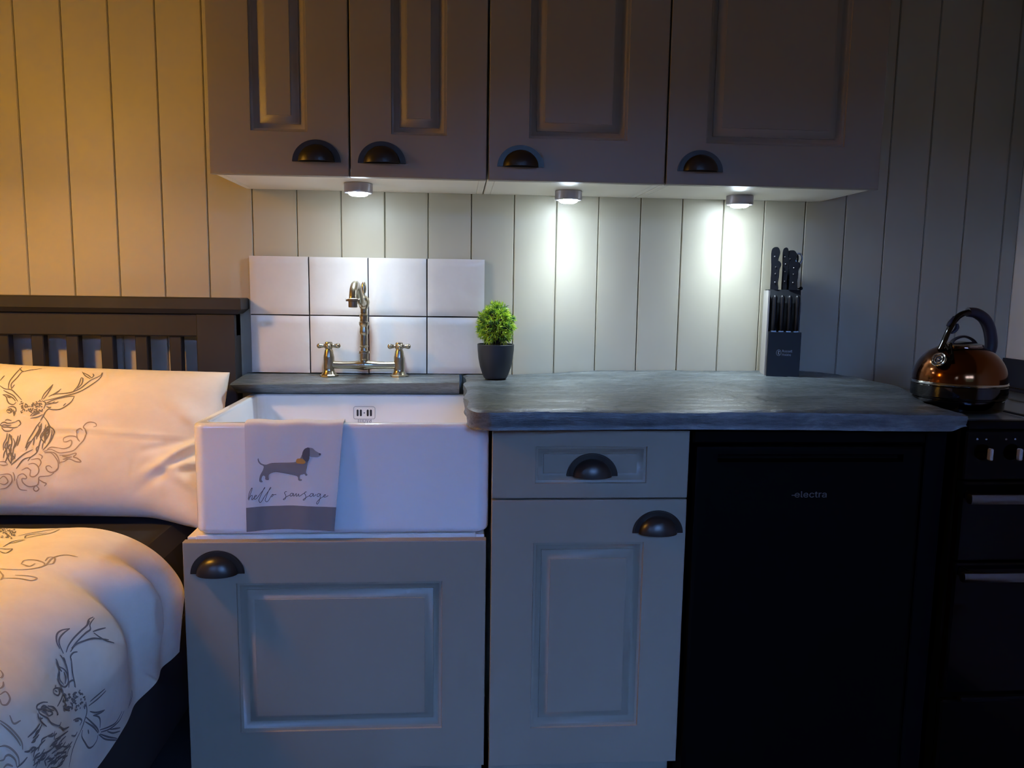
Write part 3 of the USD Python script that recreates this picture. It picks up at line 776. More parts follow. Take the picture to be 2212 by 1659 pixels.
# ------------------------------------------------------------------ kettle
def kettle():
    x, y, z0 = 2.2390, -.405, .8875
    r_ = lambda prof: [(a * .845, b) for a, b in prof]
    t = Thing('stovetop_kettle', 'copper-coloured whistling stovetop kettle with a black looped handle on the hob', 'kettle', (x, y, z0))
    t.part('base_pan', lathe(r_([(.098, z0), (.1045, z0 + .002), (.1075, z0 + .006), (.1080, z0 + .026), (.1062, z0 + .0275), (.1062, z0 + .0295)]), (x, y, 0), 64), 'kettle_dark')
    t.part('base_band', lathe(r_([(.1062, z0 + .0285), (.1125, z0 + .030), (.1138, z0 + .033), (.1138, z0 + .0545), (.1120, z0 + .0570)]), (x, y, 0), 64), 'kettle_dark')
    t.part('trim_ring', lathe(r_([(.1120, z0 + .0560), (.1145, z0 + .0580), (.1150, z0 + .0602), (.1128, z0 + .0635), (.110, z0 + .0640)]), (x, y, 0), 64), 'chrome')
    dome = [(.1115, z0 + .063), (.1112, z0 + .068)]
    for q in np.linspace(.06, 1, 16):
        a = q * math.pi / 2 * .80; dome.append((.1115 * math.cos(a) ** .86, z0 + .066 + .080 * math.sin(a)))
    t.part('dome', lathe(r_(dome), (x, y, 0), 64), 'kettle_copper', smooth=50)
    zl = z0 + .066 + .080 * math.sin(math.pi / 2 * .8)
    lid = t.part('lid', lathe(r_([(.046, zl - .004), (.0495, zl - .003), (.0505, zl), (.0480, zl + .0025), (.040, zl + .0045), (.020, zl + .008), (.004, zl + .009)]), (x, y, 0), 48), 'chrome')
    t.part('lid_handle', tube([(x - .030, y - .004, zl + .003), (x - .019, y - .004, zl + .014), (x, y - .004, zl + .0195), (x + .019, y - .004, zl + .0135), (x + .031, y - .004, zl + .002)], .0032, 12, 26, flat=(.8, 2.2)), 'kettle_grip', parent=lid)
    q = lambda pts: [(px_, y + dy, pz) for px_, pz, dy in pts]
    grip = [(2.3030, 1.0080, 0), (2.3066, 1.0245, 0), (2.3058, 1.0415, 0), (2.2987, 1.0675, 0), (2.2853, 1.0885, 0), (2.2656, 1.1005, 0), (2.2440, 1.1030, -.002)]
    h = t.part('handle', tube(q(grip), [.0105, .0115, .0115, .0115, .011, .0100, .0088], 18, 50, flat=(1, 1.15), up=(0, 1, 0)), 'kettle_grip')
    brk = [(2.2460, 1.1025, -.002), (2.2295, 1.0975, -.003), (2.2144, 1.0850, -.005), (2.2010, 1.0620, -.007), (2.1910, 1.0390, -.009), (2.1815, 1.0200, -.012)]
    t.part('handle_bracket', tube(q(brk), [.0082, .0075, .0068, .0062, .0060, .0062], 14, 40, flat=(1.3, .8), up=(0, 1, 0)), 'kettle_dark', parent=h)
    t.part('trigger', [tube(q([(2.2205, 1.0770, -.004), (2.2215, 1.0690, -.004), (2.2160, 1.0610, -.005), (2.2080, 1.0560, -.006)]), [.003, .0048, .0042, .002], 10, 20), tube(q([(2.2110, 1.0930, -.006), (2.2020, 1.0800, -.007), (2.1965, 1.0720, -.008)]), [.002, .0042, .003], 10, 16)], 'kettle_grip', parent=h)
    sx = np.array([-.80, -.42, .43]); sx /= np.linalg.norm(sx); s0 = np.array([2.1860, y - .036, .9850]); s1 = s0 + sx * .036
    t.part('spout', tube([s0 - sx * .012, s0 + sx * .012, s1], [.0205, .0175, .0150], 22, 12), 'kettle_dark')
    cap = t.part('whistle', [tube([s1 - sx * .001, s1 + sx * .004], .0148, 24, 4)], 'kettle_grip')
    a = np.cross(sx, (0, 0, 1)); a /= np.linalg.norm(a); b = np.cross(a, sx)
    ringc = lambda r_, w, o_: tube([s1 + sx * o_ + r_ * (math.cos(k) * a + math.sin(k) * b) for k in np.linspace(0, 2 * np.pi, 30)], w, 8, 0)
    t.part('whistle_ring', [ringc(.0142, .0022, .004), ringc(.0085, .0013, .0045), ball(s1 + sx * .004, .003)], 'chrome', parent=cap)
    br = [(2.1930, 1.0320, -.030), (2.1830, 1.0180, -.050), (2.1740, 1.0080, -.066)]
    t.part('whistle_arm', [tube(q(br), [.0045, .005, .006], 10, 14, flat=(1.5, .7)), tube(q([(2.1935, 1.0370, -.004), (2.1850, 1.0210, -.040)]), .004, 8, 6)], 'kettle_dark', parent=cap)


kettle()

# ------------------------------------------------------------------ bed, pillow, duvet
def bed():
    t = Thing('bed_frame', 'black wooden slatted bed frame with its headboard against the boarded wall', 'bed', (-.15, -.9, 0))
    yb, yf = -.022, -.062
    x1, x0 = .5675, -.8675
    hb = t.part('top_rail', bx(x0, x1, yf, yb, 1.0085, 1.066, .003), 'black_wood')
    t.part('cap_rail', hull([(X, Y, Z) for X, s in ((x0 - .018, 1), (x1 + .018, -1)) for X, Y, Z in ((X, yf - .020, 1.103), (X, yb + .018, 1.103), (X, yf - .020, 1.078), (X, yb + .018, 1.078), (X + s * .012, yf - .008, 1.066), (X + s * .012, yb + .006, 1.066), (X + s * .003, yf - .017, 1.1055), (X + s * .003, yb + .015, 1.1055))]), 'black_wood', smooth=False)
    for a, b in ((x1 - .0965, x1), (x0, x0 + .0965)):
        t.part('post', bx(a, b, yf - .006, yb + .004, 0, 1.066, .003), 'black_wood')
    t.part('bottom_rail', bx(x0 + .09, x1 - .09, yf, yb, .42, .56, .003), 'black_wood')
    x = .4148
    while x > x0 + .12:
        t.part('slat', bx(x - .0148, x + .0148, yf + .008, yb - .008, .55, 1.012, .002), 'black_wood'); x -= .0834
    for a, b in ((x1 - .064, x1 - .040), (x0 + .040, x0 + .064)):
        t.part('side_rail', bx(a, b, -2.0, yf - .004, .20, .42, .003), 'black_wood')
    t.part('foot_board', bx(x0, x1, -2.04, -2.0, 0, .50, .003), 'black_wood')
    t.part('slat_base', bx(x0 + .065, x1 - .065, -2.0, yf, .30, .34, .002), 'black_wood')
    m = bx(x0 + .06, x1 - .068, -1.94, -.070, .342, .588, .03)
    single('mattress', m, 'black_sheet', 'mattress in a black sheet showing between the pillow and the duvet', 'mattress')


bed()

PX0, PX1 = -.205, .566
PO = np.array([(PX0 + PX1) / 2, -.190, .771]); PA = (PX1 - PX0) / 2
PV = np.array([0, .125, .318]); PB = np.linalg.norm(PV) / 2 * 1.06; PV = PV / np.linalg.norm(PV)
PN = np.cross(np.array([1., 0, 0]), PV)


def pillow_grid(nu=150, nv=90, side=1):
    u = np.sin(np.linspace(-1, 1, nu) * math.pi / 2)[:, None] * np.ones((1, nv)); v = np.sin(np.linspace(-1, 1, nv) * math.pi / 2)[None, :] * np.ones((nu, 1))
    w = PA * u * (1 - .020 * (1 - v ** 2)); hgt = PB * v * (1 - .03 * (1 - u ** 2)) + .010 * u * (v - 1) * .3
    # the lower right corner droops and turns forward
    th = .085 * np.clip((1 - np.abs(u) ** 3.2) * (1 - np.abs(v) ** 2.4), 0, 1) ** .52
    if side > 0:
        q = np.stack([u * 2.2, v * 1.6, 0 * u], -1)
        th = th + .012 * (meshkit.fbm(q * 1.6, 3, 3) - .5) * np.clip(1 - u ** 4, 0, 1) * np.clip(1 - v ** 4, 0, 1)
        rg = sm(.45, .95, u) * np.clip((1 - u ** 8) * 1.5, 0, 1) * np.clip((1 - v ** 6) * 1.5, 0, 1)
        # tension folds that run into the right-hand end
        for (u0, v0, dx, dy, wd, am) in ((.80, -.20, 1, .75, .055, .016), (.74, -.40, 1, .9, .06, -.014), (.86, -.32, 1, .25, .05, .016), (.70, -.12, 1, .35, .05, -.008), (.9, -.55, 1, -.5, .06, .012), (.82, .35, 1, -.7, .10, .008)):
            n = math.hypot(dx, dy); dist = ((u - u0) * 2.1 * dy - (v - v0) * dx) / n; alo = ((u - u0) * 2.1 * dx + (v - v0) * dy) / n
            th = th + am * np.exp(-(dist / wd) ** 2) * np.exp(-(alo / .38) ** 2) * (.3 + .7 * rg)
        crease = np.exp(-((v - .02 + .09 * (u - .2)) / .018) ** 2) * sm(-.1, .2, u) * sm(.95, .6, u)
        th = th - .0035 * crease + .003 * np.exp(-((v - .065 + .09 * (u - .2)) / .03) ** 2) * sm(-.1, .2, u) * sm(.95, .6, u)
    P = PO + w[..., None] * np.array([1., 0, 0]) + hgt[..., None] * PV + (side * th + .0015 * side)[..., None] * PN
    drp = sm(.55, 1, u) * sm(-.2, -1, v)
    P[..., 1] -= .045 * drp; P[..., 2] -= .010 * drp
    P[..., 2] -= .014 * u * (v + 1) / 2 - .010 * sm(-.2, -1, u) * v * (v > 0)
    return P


def pillow():
    t = Thing('pillow', 'plump cream pillow printed with a stag head, propped against the headboard', 'pillow', (PO[0], PO[1], .6))
    F, B = pillow_grid(side=1), pillow_grid(side=-1)
    nu, nv, _ = F.shape; f = grid_faces(nu, nv); k = nu * nv
    if grid_normals(F)[nu // 2, nv // 2] @ PN < 0:
        f = f[:, ::-1]
    rim = np.concatenate([np.arange(nv), np.arange(1, nu) * nv + nv - 1, (nu - 1) * nv + np.arange(nv - 2, -1, -1), np.arange(nu - 2, 0, -1) * nv]); r2 = np.roll(rim, -1)
    m = trimesh.Trimesh(np.vstack([F.reshape(-1, 3), B.reshape(-1, 3)]), np.vstack([f, f[:, ::-1] + k, np.stack([rim, r2, r2 + k], 1), np.stack([rim, r2 + k, rim + k], 1)]), process=False)
    p = t.part('pillowcase', m, 'pillow_cotton', smooth=50)
    G = F if grid_normals(F)[nu // 2, nv // 2] @ PN > 0 else F[:, ::-1]
    return t, p, F


DY0, DY1 = -.475, -1.97


def duvet_grid(nu=190, nv=230):
    """u across the bed, from its left edge over the top and down the right-hand side; v from the pillow end to the foot."""
    a = np.concatenate([np.linspace(-1.22, -.25, 50), np.linspace(-.24, .36, nu - 50)])[:, None] * np.ones((1, nv))
    y = (DY0 + (DY1 - DY0) * np.linspace(0, 1, nv) ** 1.25)[None, :] * np.ones((nu, 1))
    xk, zt = .372, .664
    q = np.clip(a / .215, 0, 1) * math.pi / 2
    x = np.where(a < 0, xk + a, xk + .190 * np.sin(q)); z = np.where(a < 0, zt, zt - .150 * (1 - np.cos(q)))
    d = np.clip(a - .215, 0, None); z = z - d * .97; x = x - .10 * d
    x = np.where(x < -.86, -.86 - .2 * (-.86 - x), x); z = z - np.clip(-.80 - (xk + a), 0, 1) * .9
    # the puffed top, a little higher away from the edges
    top = sm(.0, -.35, a)
    dd = DY0 - y
    z = z + .030 * top * sm(.05, .6, dd) + .016 * (meshkit.fbm(np.stack([x * 3.2, y * 3.2, 0 * x], -1), 3, 4) - .5) * sm(.12, -.1, a)
    # pillow end rolled over
    roll = np.clip(1 - dd / .055, 0, 1)
    z = z - .042 * roll ** 2.2 * sm(.36, .0, a)
    # soft vertical folds down the side, some with a sharp crease
    side = sm(.02, .20, a); hang = sm(.0, .34, a)
    c = dd + .16 * a
    fold = np.zeros_like(a)
    for c0, w, am, rise in ((.135, .030, -.030, .05), (.195, .034, .024, .02), (.265, .030, -.030, .02), (.36, .05, .012, .0), (.47, .045, -.012, .04), (.60, .06, .010, .02), (.76, .055, -.010, .05), (.95, .07, .01, .03), (1.15, .06, -.01, .03)):
        fold += am * np.exp(-((c - c0) / w) ** 2) * sm(rise + .01, rise + .14, a) * 1.0
    fold += .010 * (meshkit.fbm(np.stack([c * 14, a * 2.5, 0 * a], -1), 3, 7) - .5) * side
    fold = fold * (1 - .75 * sm(.20, .34, a))
    nx, nz = np.sin(q), np.cos(q)
    x = x + fold * nx * .8; z = z + fold * nz * .8
    x = np.minimum(x, .573); 
    hem = .012 * np.sin(c * 9) * hang
    return np.stack([x, y, z + hem], -1)


def duvet():
    P = duvet_grid(); N = grid_normals(P)
    G = P if N[30, 60, 2] > 0 else P[:, ::-1]
    t = Thing('duvet', 'thick cream duvet with stag prints, rumpled down the right side of the bed', 'duvet', (-.15, -1.2, .6))
    p = t.part('cover', sheet(G, .022), 'pillow_cotton', smooth=60)
    return t, p, P


PIL_T, PIL_P, PIL_G = pillow()
DUV_T, DUV_P, DUV_G = duvet()

# >>> prints
# the line drawings on the bed linen, in 1/4000 of the fabric's width and length
PILLOW_STAG = '2013,2566,2083,2619,2147,2673,2243,2762,2302,2886,2350,3065,2366,3225,2360,3376 2035,2655,2072,2708,2184,2753,2248,2851,2275,2958,2307,3100,2355,3252,2355,3394 2206,2780,2227,2931,2222,3163 2227,2842,2248,2976,2238,3127,2222,3163 2296,3127,2243,3234,2200,3394 2206,3367,2264,3252,2302,3154 2302,3145,2307,3243,2291,3323 1992,2584,1997,2708,2019,2842,2035,2940 2003,2592,2019,2708,2029,2842,2035,2931 2040,2664,2072,2726,2109,2833 2067,2690,2093,2762,2104,2833 1848,2566,1794,2682,1746,2771,1693,2788,1645,2860 1821,2539,1778,2646,1725,2708,1688,2753 1720,2797,1709,2958,1720,3154,1730,3376,1730,3519 1746,2788,1730,2913,1752,3091,1762,3323 1720,3457,1752,3332,1773,3305 1762,3278,1810,3376,1885,3492 1634,2976,1645,3082,1650,3127 1746,2797,1757,2895 1693,2664,1725,2619,1741,2548,1762,2494,1794,2477,1810,2521 1693,2664,1730,2655,1778,2601,1805,2539 1730,2628,1762,2601 2024,2503,2067,2575,2120,2628,2190,2673,2227,2673 2227,2673,2216,2566,2184,2477,2142,2414,2093,2405,2061,2414,2040,2370 2040,2521,2099,2530,2120,2557 2163,2477,2179,2530 2029,2486,2072,2521,2093,2557 2040,2459,2061,2441,2077,2450 1752,2352,1762,2388,1784,2396,1794,2352,1778,2325,1757,2343 1757,2423,1789,2441,1816,2414,1826,2352 1800,2388,1816,2272 1816,2370,1816,2290 1762,2361,1778,2370,1789,2334 1933,2281,1955,2343,1987,2370,2019,2388 1955,2307,1981,2343,1997,2352 1944,2281,1976,2316,2003,2343 1730,2111,1736,2147,1757,2165,1778,2147,1810,2156,1842,2183 1725,2120,1752,2085,1789,2085,1826,2076,1858,2094 1757,2192,1773,2209,1805,2192 1741,2076,1768,2022,1805,2022,1826,2058 1837,2183,1858,2200,1874,2147,1858,2102 1736,2102,1757,2120,1784,2111,1810,2120 1939,2245,1992,2272,2024,2316 2040,2370,2029,2290,2013,2209 1997,2566,2029,2521,2024,2414 2029,2290,2061,2209,2088,2120,2120,2058,2115,1942,2099,1844,2077,1764 2067,2192,2083,2094,2072,1987 2013,2192,1987,2102,1965,1987,1944,1880,1933,1746 2024,2165,2008,2058,1987,1942,1960,1826,1939,1710 2056,2147,2051,2040,2035,1915,2029,1808,2019,1684,1976,1595,1960,1532 2088,2111,2083,1969,2056,1844,2056,1737 2104,2067,2104,1924,2088,1800,2061,1719 1789,1987,1789,1898,1773,1800,1778,1702 1805,1978,1805,1871,1800,1755,1805,1630 1821,1951,1832,1826,1826,1710,1837,1604 1837,1906,1853,1826,1848,1728,1848,1604,1842,1479 1869,1951,1864,1844,1853,1737 1885,1969,1880,1880,1874,1782 1784,1782,1805,1657,1821,1559,1842,1479 1842,1461,1885,1559,1933,1657,1987,1728 1880,1399,1923,1550,1976,1604 1987,2396,1992,2396,1997,2396 1858,2468,1864,2468,1869,2468 1869,2352,1874,2343,1874,2343 1928,2370,1933,2352,1944,2343 1917,2450,1917,2450,1923,2459 1939,2494,1944,2486,1949,2486 1965,2388,1971,2396,1976,2423 1987,2548,1992,2548,1992,2557 1933,2459,1939,2468,1944,2477 1981,2486,1987,2477,1992,2468 1928,2396,1928,2405,1928,2423 1981,2450,1987,2450,1992,2441 1858,2370,1864,2343,1869,2325 1917,2370,1928,2361,1939,2361 1939,2503,1933,2486,1928,2477 1960,2459,1971,2459,1976,2468 1869,2414,1880,2396,1880,2396 1976,2512,1987,2503,1992,2503 1912,2414,1917,2388,1923,2370 2013,2414,2013,2405,2019,2396 1976,2388,1976,2379,1981,2370 1933,2370,1939,2379,1944,2388 1853,2459,1858,2450,1869,2450 2003,2486,2003,2494,1997,2512 1981,2521,1987,2512,1987,2521 1992,2396,1997,2388,2008,2379 1891,2450,1896,2441,1901,2432 1992,2494,1992,2503,1997,2503 1848,2503,1853,2503,1869,2512 1997,2459,2008,2450,2008,2459 1987,2486,1992,2477,1997,2468 1955,2405,1960,2396,1965,2396 1955,2548,1965,2530,1960,2530 1880,2503,1891,2486,1891,2486 1955,2379,1955,2370,1960,2361 1923,2414,1928,2396,1939,2379 1912,2414,1912,2388,1907,2379 1896,2379,1901,2370,1907,2370 1933,2486,1933,2477,1933,2468 1858,2441,1869,2432,1874,2441 1858,2432,1864,2414,1864,2405 1971,2450,1976,2450,1981,2459 1949,2494,1955,2477,1960,2459 1885,2361,1885,2379,1880,2405 1901,2459,1907,2450,1912,2450 1848,2494,1842,2486,1842,2477 1960,2503,1965,2486,1965,2486 1965,2450,1965,2441,1971,2432 1896,2450,1901,2441,1901,2432 1965,2503,1971,2503,1971,2521 1869,2370,1869,2379,1874,2388 1842,2530,1848,2530,1853,2548 1955,2370,1960,2361,1965,2361 1955,2379,1960,2361,1971,2352 1923,2396,1923,2405,1933,2414 1933,2521,1939,2512,1949,2512 1933,2468,1933,2450,1933,2441 1997,2468,1987,2486,1987,2503 1858,2486,1858,2494,1864,2503 1939,2459,1944,2450,1944,2450 1997,2521,1997,2503,1997,2494 1971,2548,1981,2557,1981,2584 1960,2494,1960,2503,1965,2512 1997,2379,2008,2370,2019,2370 1880,2468,1885,2441,1891,2423 1880,2477,1885,2477,1891,2477 1965,2405,1971,2388,1976,2379 1864,2468,1864,2450,1864,2441 1944,2432,1944,2405,1939,2396 1891,2486,1901,2468,1901,2468 2077,2076,2061,2013,2067,1933 2072,2085,2077,2013,2056,1978 2061,1996,2067,1951,2056,1924 1987,1924,1987,1862,1987,1800 2003,2138,2019,2040,2008,1942 2077,2120,2067,2085,2067,2040 2072,2120,2061,2076,2045,2040 2045,2076,2051,2013,2045,1951 2045,2049,2029,1933,2072,1835 1965,1871,1944,1817,1939,1746 2008,2067,2008,2022,2003,1987 2008,2085,2013,2004,1987,1942 2035,1800,2013,1755,2019,1684 2056,2111,2056,2040,2051,1969 2067,2102,2056,2004,2061,1889 2024,2156,2024,2076,2019,2004 2013,2085,2003,1996,2003,1898 2072,1978,2067,1915,2067,1853 1821,1719,1842,1639,1869,1568 1816,1666,1821,1621,1816,1577 1848,1675,1842,1648,1837,1612 1826,1782,1832,1710,1832,1639 1810,1755,1789,1675,1784,1577 1800,1853,1789,1800,1784,1737 1848,1675,1842,1586,1842,1488 1816,1808,1810,1755,1821,1710 1864,1880,1864,1808,1853,1746 1864,1657,1864,1595,1848,1541 1826,1808,1816,1782,1810,1746 1816,1648,1810,1577,1800,1506 1810,1969,1821,1906,1832,1844 1816,1719,1826,1666,1816,1612'
PILLOW_SCROLL = '2067,1702,2120,1737,2179,1684,2227,1693,2286,1728,2323,1826,2355,1933,2360,2067,2339,2120,2355,2183,2387,2209,2425,2192,2435,2147,2414,2129 2286,2040,2302,1933,2323,1880 2286,2040,2296,2067,2318,2094,2339,2067 2200,1880,2200,1933,2238,1969,2286,1960,2312,1906 2200,1871,2222,1871,2254,1898,2264,1853,2254,1791,2216,1755,2174,1764 2174,1764,2120,1773,2093,1737 2184,1648,2248,1648,2302,1684,2307,1657,2291,1621,2323,1595,2350,1541,2312,1541,2259,1586,2222,1541,2184,1523 2206,1630,2248,1612,2280,1621 2211,1577,2248,1595 2035,1657,2061,1621,2056,1568 2077,1675,2126,1675,2163,1586,2179,1506,2174,1399,2136,1345,2104,1372,2093,1443,2115,1461,2136,1425 2072,1693,2142,1684,2174,1612,2190,1497 1981,1559,2035,1577,2056,1514,2040,1434 1965,1479,2003,1497,2035,1443,2040,1345,2013,1265,1981,1274,1981,1372,1960,1425 1917,1372,1955,1416,1987,1372 1891,1220,1896,1274,1928,1310,1955,1256,1949,1220,1923,1220,1928,1140,1965,1069,2024,1096,2040,1167,2045,1256,2088,1274,2131,1301,2179,1434 2019,1087,2029,1060,2035,1016,2013,971,1997,1007,2003,1060,2019,1087 2040,1212,2072,1158,2093,1131,2077,1078 1885,1220,1885,1105,1901,1007,1949,989'
PILLOW_SCROLL_LEFT = '1762,1122,1794,1105,1821,1158,1810,1229,1789,1256,1762,1203 1757,1007,1805,1042,1848,1158,1848,1265,1821,1301,1762,1283 1762,1461,1794,1452,1821,1470 1858,1336,1869,1265,1869,1176 1762,1514,1794,1514,1816,1479'
DUVET_STAG = '2891,1459,2849,1448,2816,1420,2816,1389,2841,1354 2929,1459,2875,1448,2845,1427,2837,1393,2841,1354 2934,1445,2913,1417,2900,1375,2896,1319,2896,1278,2879,1243,2887,1205 2938,1413,2929,1368,2925,1312,2929,1278,2904,1257,2896,1205 2950,1427,2938,1386,2955,1344,2980,1299,3018,1260,3064,1215 2950,1274,2967,1236,2993,1187 2959,1274,3005,1260,3052,1236,3111,1187 2900,1281,2887,1243 2997,1448,2972,1438,2967,1417,2980,1399 2984,1441,3031,1459,3081,1473,3161,1483 2921,1476,2972,1476,3031,1487,3090,1507 2946,1469,2984,1476 3123,1521,3098,1504,3111,1480,3153,1487 2921,1504,2967,1514,3005,1500,3047,1497,3094,1511,3098,1542,3056,1563,3018,1553,2988,1525,2950,1514,2925,1504 2929,1504,2984,1518,3009,1514 2997,1525,3035,1549,3081,1542 3018,1507,3060,1514,3085,1532 3047,1629,3047,1612,3068,1584,3094,1591,3094,1615,3064,1633,3047,1629 3039,1591,3052,1601,3081,1570,3115,1567,3128,1591,3136,1633,3136,1654 3056,1619,3077,1605 3081,1581,3106,1577 3064,1706,3039,1737,3026,1772,3035,1786,3047,1782,3064,1758,3077,1730,3102,1716,3132,1692 3047,1782,3068,1786,3098,1772,3128,1755,3170,1741,3233,1688,3233,1661 3098,1737,3115,1716,3136,1709,3123,1744 3060,1796,3085,1803,3102,1782 3081,1793,3106,1800,3157,1779 3077,1720,3119,1681,3170,1668,3170,1681 3068,1768,3094,1751,3123,1744 3073,1755,3094,1734 3052,1765,3056,1744,3073,1727 3355,1528,3385,1487,3431,1459,3456,1473 3313,1434,3401,1424,3452,1438,3490,1455,3511,1473 3380,1511,3410,1480 3342,1406,3342,1368,3342,1309 3368,1413,3376,1354,3368,1299 3423,1403,3482,1358,3536,1292 3482,1379,3515,1337,3536,1299 3482,1379,3536,1340,3587,1323,3654,1319 3435,1431,3532,1386,3625,1344,3680,1326 3469,1434,3579,1375,3684,1330 3515,1452,3557,1459,3638,1434,3713,1406,3743,1372,3734,1340,3697,1333 3600,1406,3557,1413 3671,1319,3751,1229,3806,1149,3789,1079 3701,1309,3785,1215,3840,1111,3819,1051 3865,989,3831,950,3781,905 3865,968,3852,912,3798,895 3701,1326,3815,1264,3941,1170,3996,1124 3709,1316,3836,1232,3983,1124 3772,1246,3869,1177,3958,1090 3793,1215,3928,1090 3111,1810,3119,1849,3119,1890 3123,1803,3140,1838,3144,1869 3511,1473,3536,1507,3574,1546,3625,1574,3654,1584 3233,1688,3300,1640,3355,1574 3288,1514,3305,1504,3309,1490 3279,1476,3292,1469,3300,1466 3170,1577,3178,1584,3182,1587 3216,1514,3220,1514,3224,1514 3224,1577,3241,1567,3254,1556 3182,1497,3191,1490,3195,1483 3161,1577,3170,1570,3174,1567 3123,1567,3140,1563,3149,1553 3203,1581,3216,1577,3224,1574 3216,1469,3229,1462,3229,1452 3237,1542,3254,1539,3267,1535 3246,1535,3258,1532,3267,1528 3165,1563,3174,1560,3178,1553 3233,1528,3237,1532,3241,1532 3279,1487,3292,1483,3300,1480 3208,1577,3216,1570,3220,1560 3262,1452,3267,1445,3267,1438 3241,1511,3254,1504,3262,1497 3187,1608,3199,1608,3208,1601 3195,1514,3199,1507,3203,1500 3153,1570,3153,1563,3153,1560 3199,1594,3216,1584,3229,1574 3216,1525,3220,1521,3229,1518 3220,1514,3224,1507,3224,1504 3149,1591,3153,1594,3157,1598 3157,1567,3170,1556,3174,1546 3203,1466,3203,1466,3195,1462 3279,1469,3292,1459,3300,1452 3203,1601,3212,1605,3216,1605 3229,1563,3237,1556,3237,1546 3178,1504,3191,1500,3199,1493 3216,1563,3233,1553,3246,1539 3224,1462,3212,1469,3199,1473 3123,1570,3136,1560,3144,1553 3174,1546,3178,1539,3187,1535 3157,1594,3161,1591,3161,1584 3271,1466,3262,1466,3254,1466 3212,1570,3224,1567,3233,1560 3149,1560,3161,1563,3165,1560 3229,1521,3237,1514,3241,1507 3157,1594,3161,1587,3161,1581 3237,1521,3237,1525,3237,1528 3182,1500,3187,1493,3195,1490 3178,1563,3182,1556,3187,1549 3275,1441,3288,1441,3296,1438 3313,1473,3321,1473,3326,1473 3233,1452,3241,1452,3246,1452 3161,1532,3170,1532,3174,1532 3203,1497,3220,1490,3229,1480 3237,1497,3241,1507,3237,1514 3161,1525,3165,1532,3161,1535 3237,1532,3246,1528,3254,1525 3161,1560,3174,1560,3178,1556 3212,1504,3220,1497,3224,1487 3212,1539,3224,1535,3229,1528 3182,1511,3187,1507,3191,1504 3123,1563,3136,1560,3144,1553 3271,1504,3279,1497,3283,1490 3279,1504,3288,1500,3292,1497 3178,1601,3187,1594,3191,1591 3216,1462,3224,1466,3224,1469 3220,1514,3220,1507,3220,1500 3170,1539,3182,1532,3187,1525 3233,1511,3233,1507,3233,1504 3321,1441,3338,1438,3351,1431 3157,1542,3157,1535,3161,1532 3140,1581,3149,1587,3153,1591 3199,1514,3203,1507,3212,1504 3220,1514,3224,1511,3224,1504 3174,1608,3191,1598,3199,1587 3216,1521,3224,1521,3229,1521 3178,1584,3191,1577,3203,1574 3199,1528,3208,1521,3212,1511 3330,1445,3351,1441,3364,1438 3195,1525,3203,1521,3212,1518 3153,1835,3157,1856,3161,1873 3283,1803,3275,1835,3279,1859 3157,1856,3165,1866,3157,1883 3528,1612,3536,1643,3528,1685 3503,1542,3498,1563,3482,1591 3157,1842,3157,1859,3157,1876 3250,1824,3262,1849,3254,1883 3372,1587,3321,1664,3271,1737 3431,1692,3456,1706,3444,1748 3283,1852,3292,1869,3313,1880 3224,1748,3216,1772,3203,1793 3519,1556,3515,1587,3532,1605 3444,1723,3427,1744,3406,1768 3208,1918,3216,1943,3216,1970 3212,1849,3212,1876,3237,1890 3305,1821,3288,1859,3279,1897 3203,1866,3187,1883,3199,1894 3132,1824,3132,1842,3140,1856 3203,1793,3191,1828,3212,1838 3456,1699,3452,1720,3448,1734 3224,1734,3237,1751,3212,1786 3364,1737,3389,1755,3359,1803 3473,1581,3465,1608,3410,1657 3246,1852,3241,1876,3254,1894 3490,1615,3515,1619,3494,1654 3355,1779,3326,1821,3380,1810 3182,1883,3187,1904,3170,1925 3321,1678,3279,1748,3271,1789 3199,1866,3203,1880,3203,1897 3288,1810,3305,1831,3271,1869 3380,1615,3347,1678,3338,1727 3515,1622,3460,1695,3448,1741 3250,1720,3246,1741,3262,1751 3330,1789,3326,1810,3326,1828 3309,1751,3288,1800,3262,1842 3208,1810,3208,1845,3229,1862 3262,1852,3254,1880,3275,1890 3418,1688,3389,1727,3423,1727 3401,1674,3364,1716,3372,1727 3262,1741,3279,1744,3288,1755 3439,1720,3401,1765,3397,1793 3279,1716,3305,1730,3271,1779 3532,1612,3507,1643,3511,1664 3406,1751,3401,1779,3406,1800 3288,1824,3283,1852,3309,1859 3482,1493,3490,1514,3448,1549 3507,1567,3473,1615,3452,1657 3397,1741,3376,1768,3347,1796 3541,1633,3515,1671,3511,1699 3507,1612,3439,1671,3397,1723 3355,1664,3376,1685,3292,1758 3359,1727,3347,1748,3334,1772 3385,1657,3342,1713,3292,1765 3545,1650,3528,1678,3503,1709 3545,1598,3524,1626,3507,1654 3482,1692,3503,1713,3435,1772 3439,1692,3427,1716,3414,1741 3418,1619,3406,1661,3342,1727 3498,1615,3465,1650,3452,1674 3460,1716,3423,1751,3410,1772 3460,1671,3423,1730,3435,1751 3414,1695,3401,1720,3380,1744'
DUVET_SCROLL = '2761,1775,2786,1786,2795,1803,2790,1810 2832,1856,2832,1835,2816,1817 2854,1876,2862,1849,2900,1859,2913,1887,2896,1901,2870,1890 2963,1908,3009,1915,3022,1883 2950,1950,2997,1939,3056,1929,3115,1922,3153,1929 2963,1956,3018,1946,3081,1936,3128,1932 3056,2002,3073,1984,3115,1967,3170,1956,3216,1960 3119,2023,3128,2009,3119,1998,3128,1984,3170,1970,3212,1970 3165,2019,3165,2002,3195,1984'
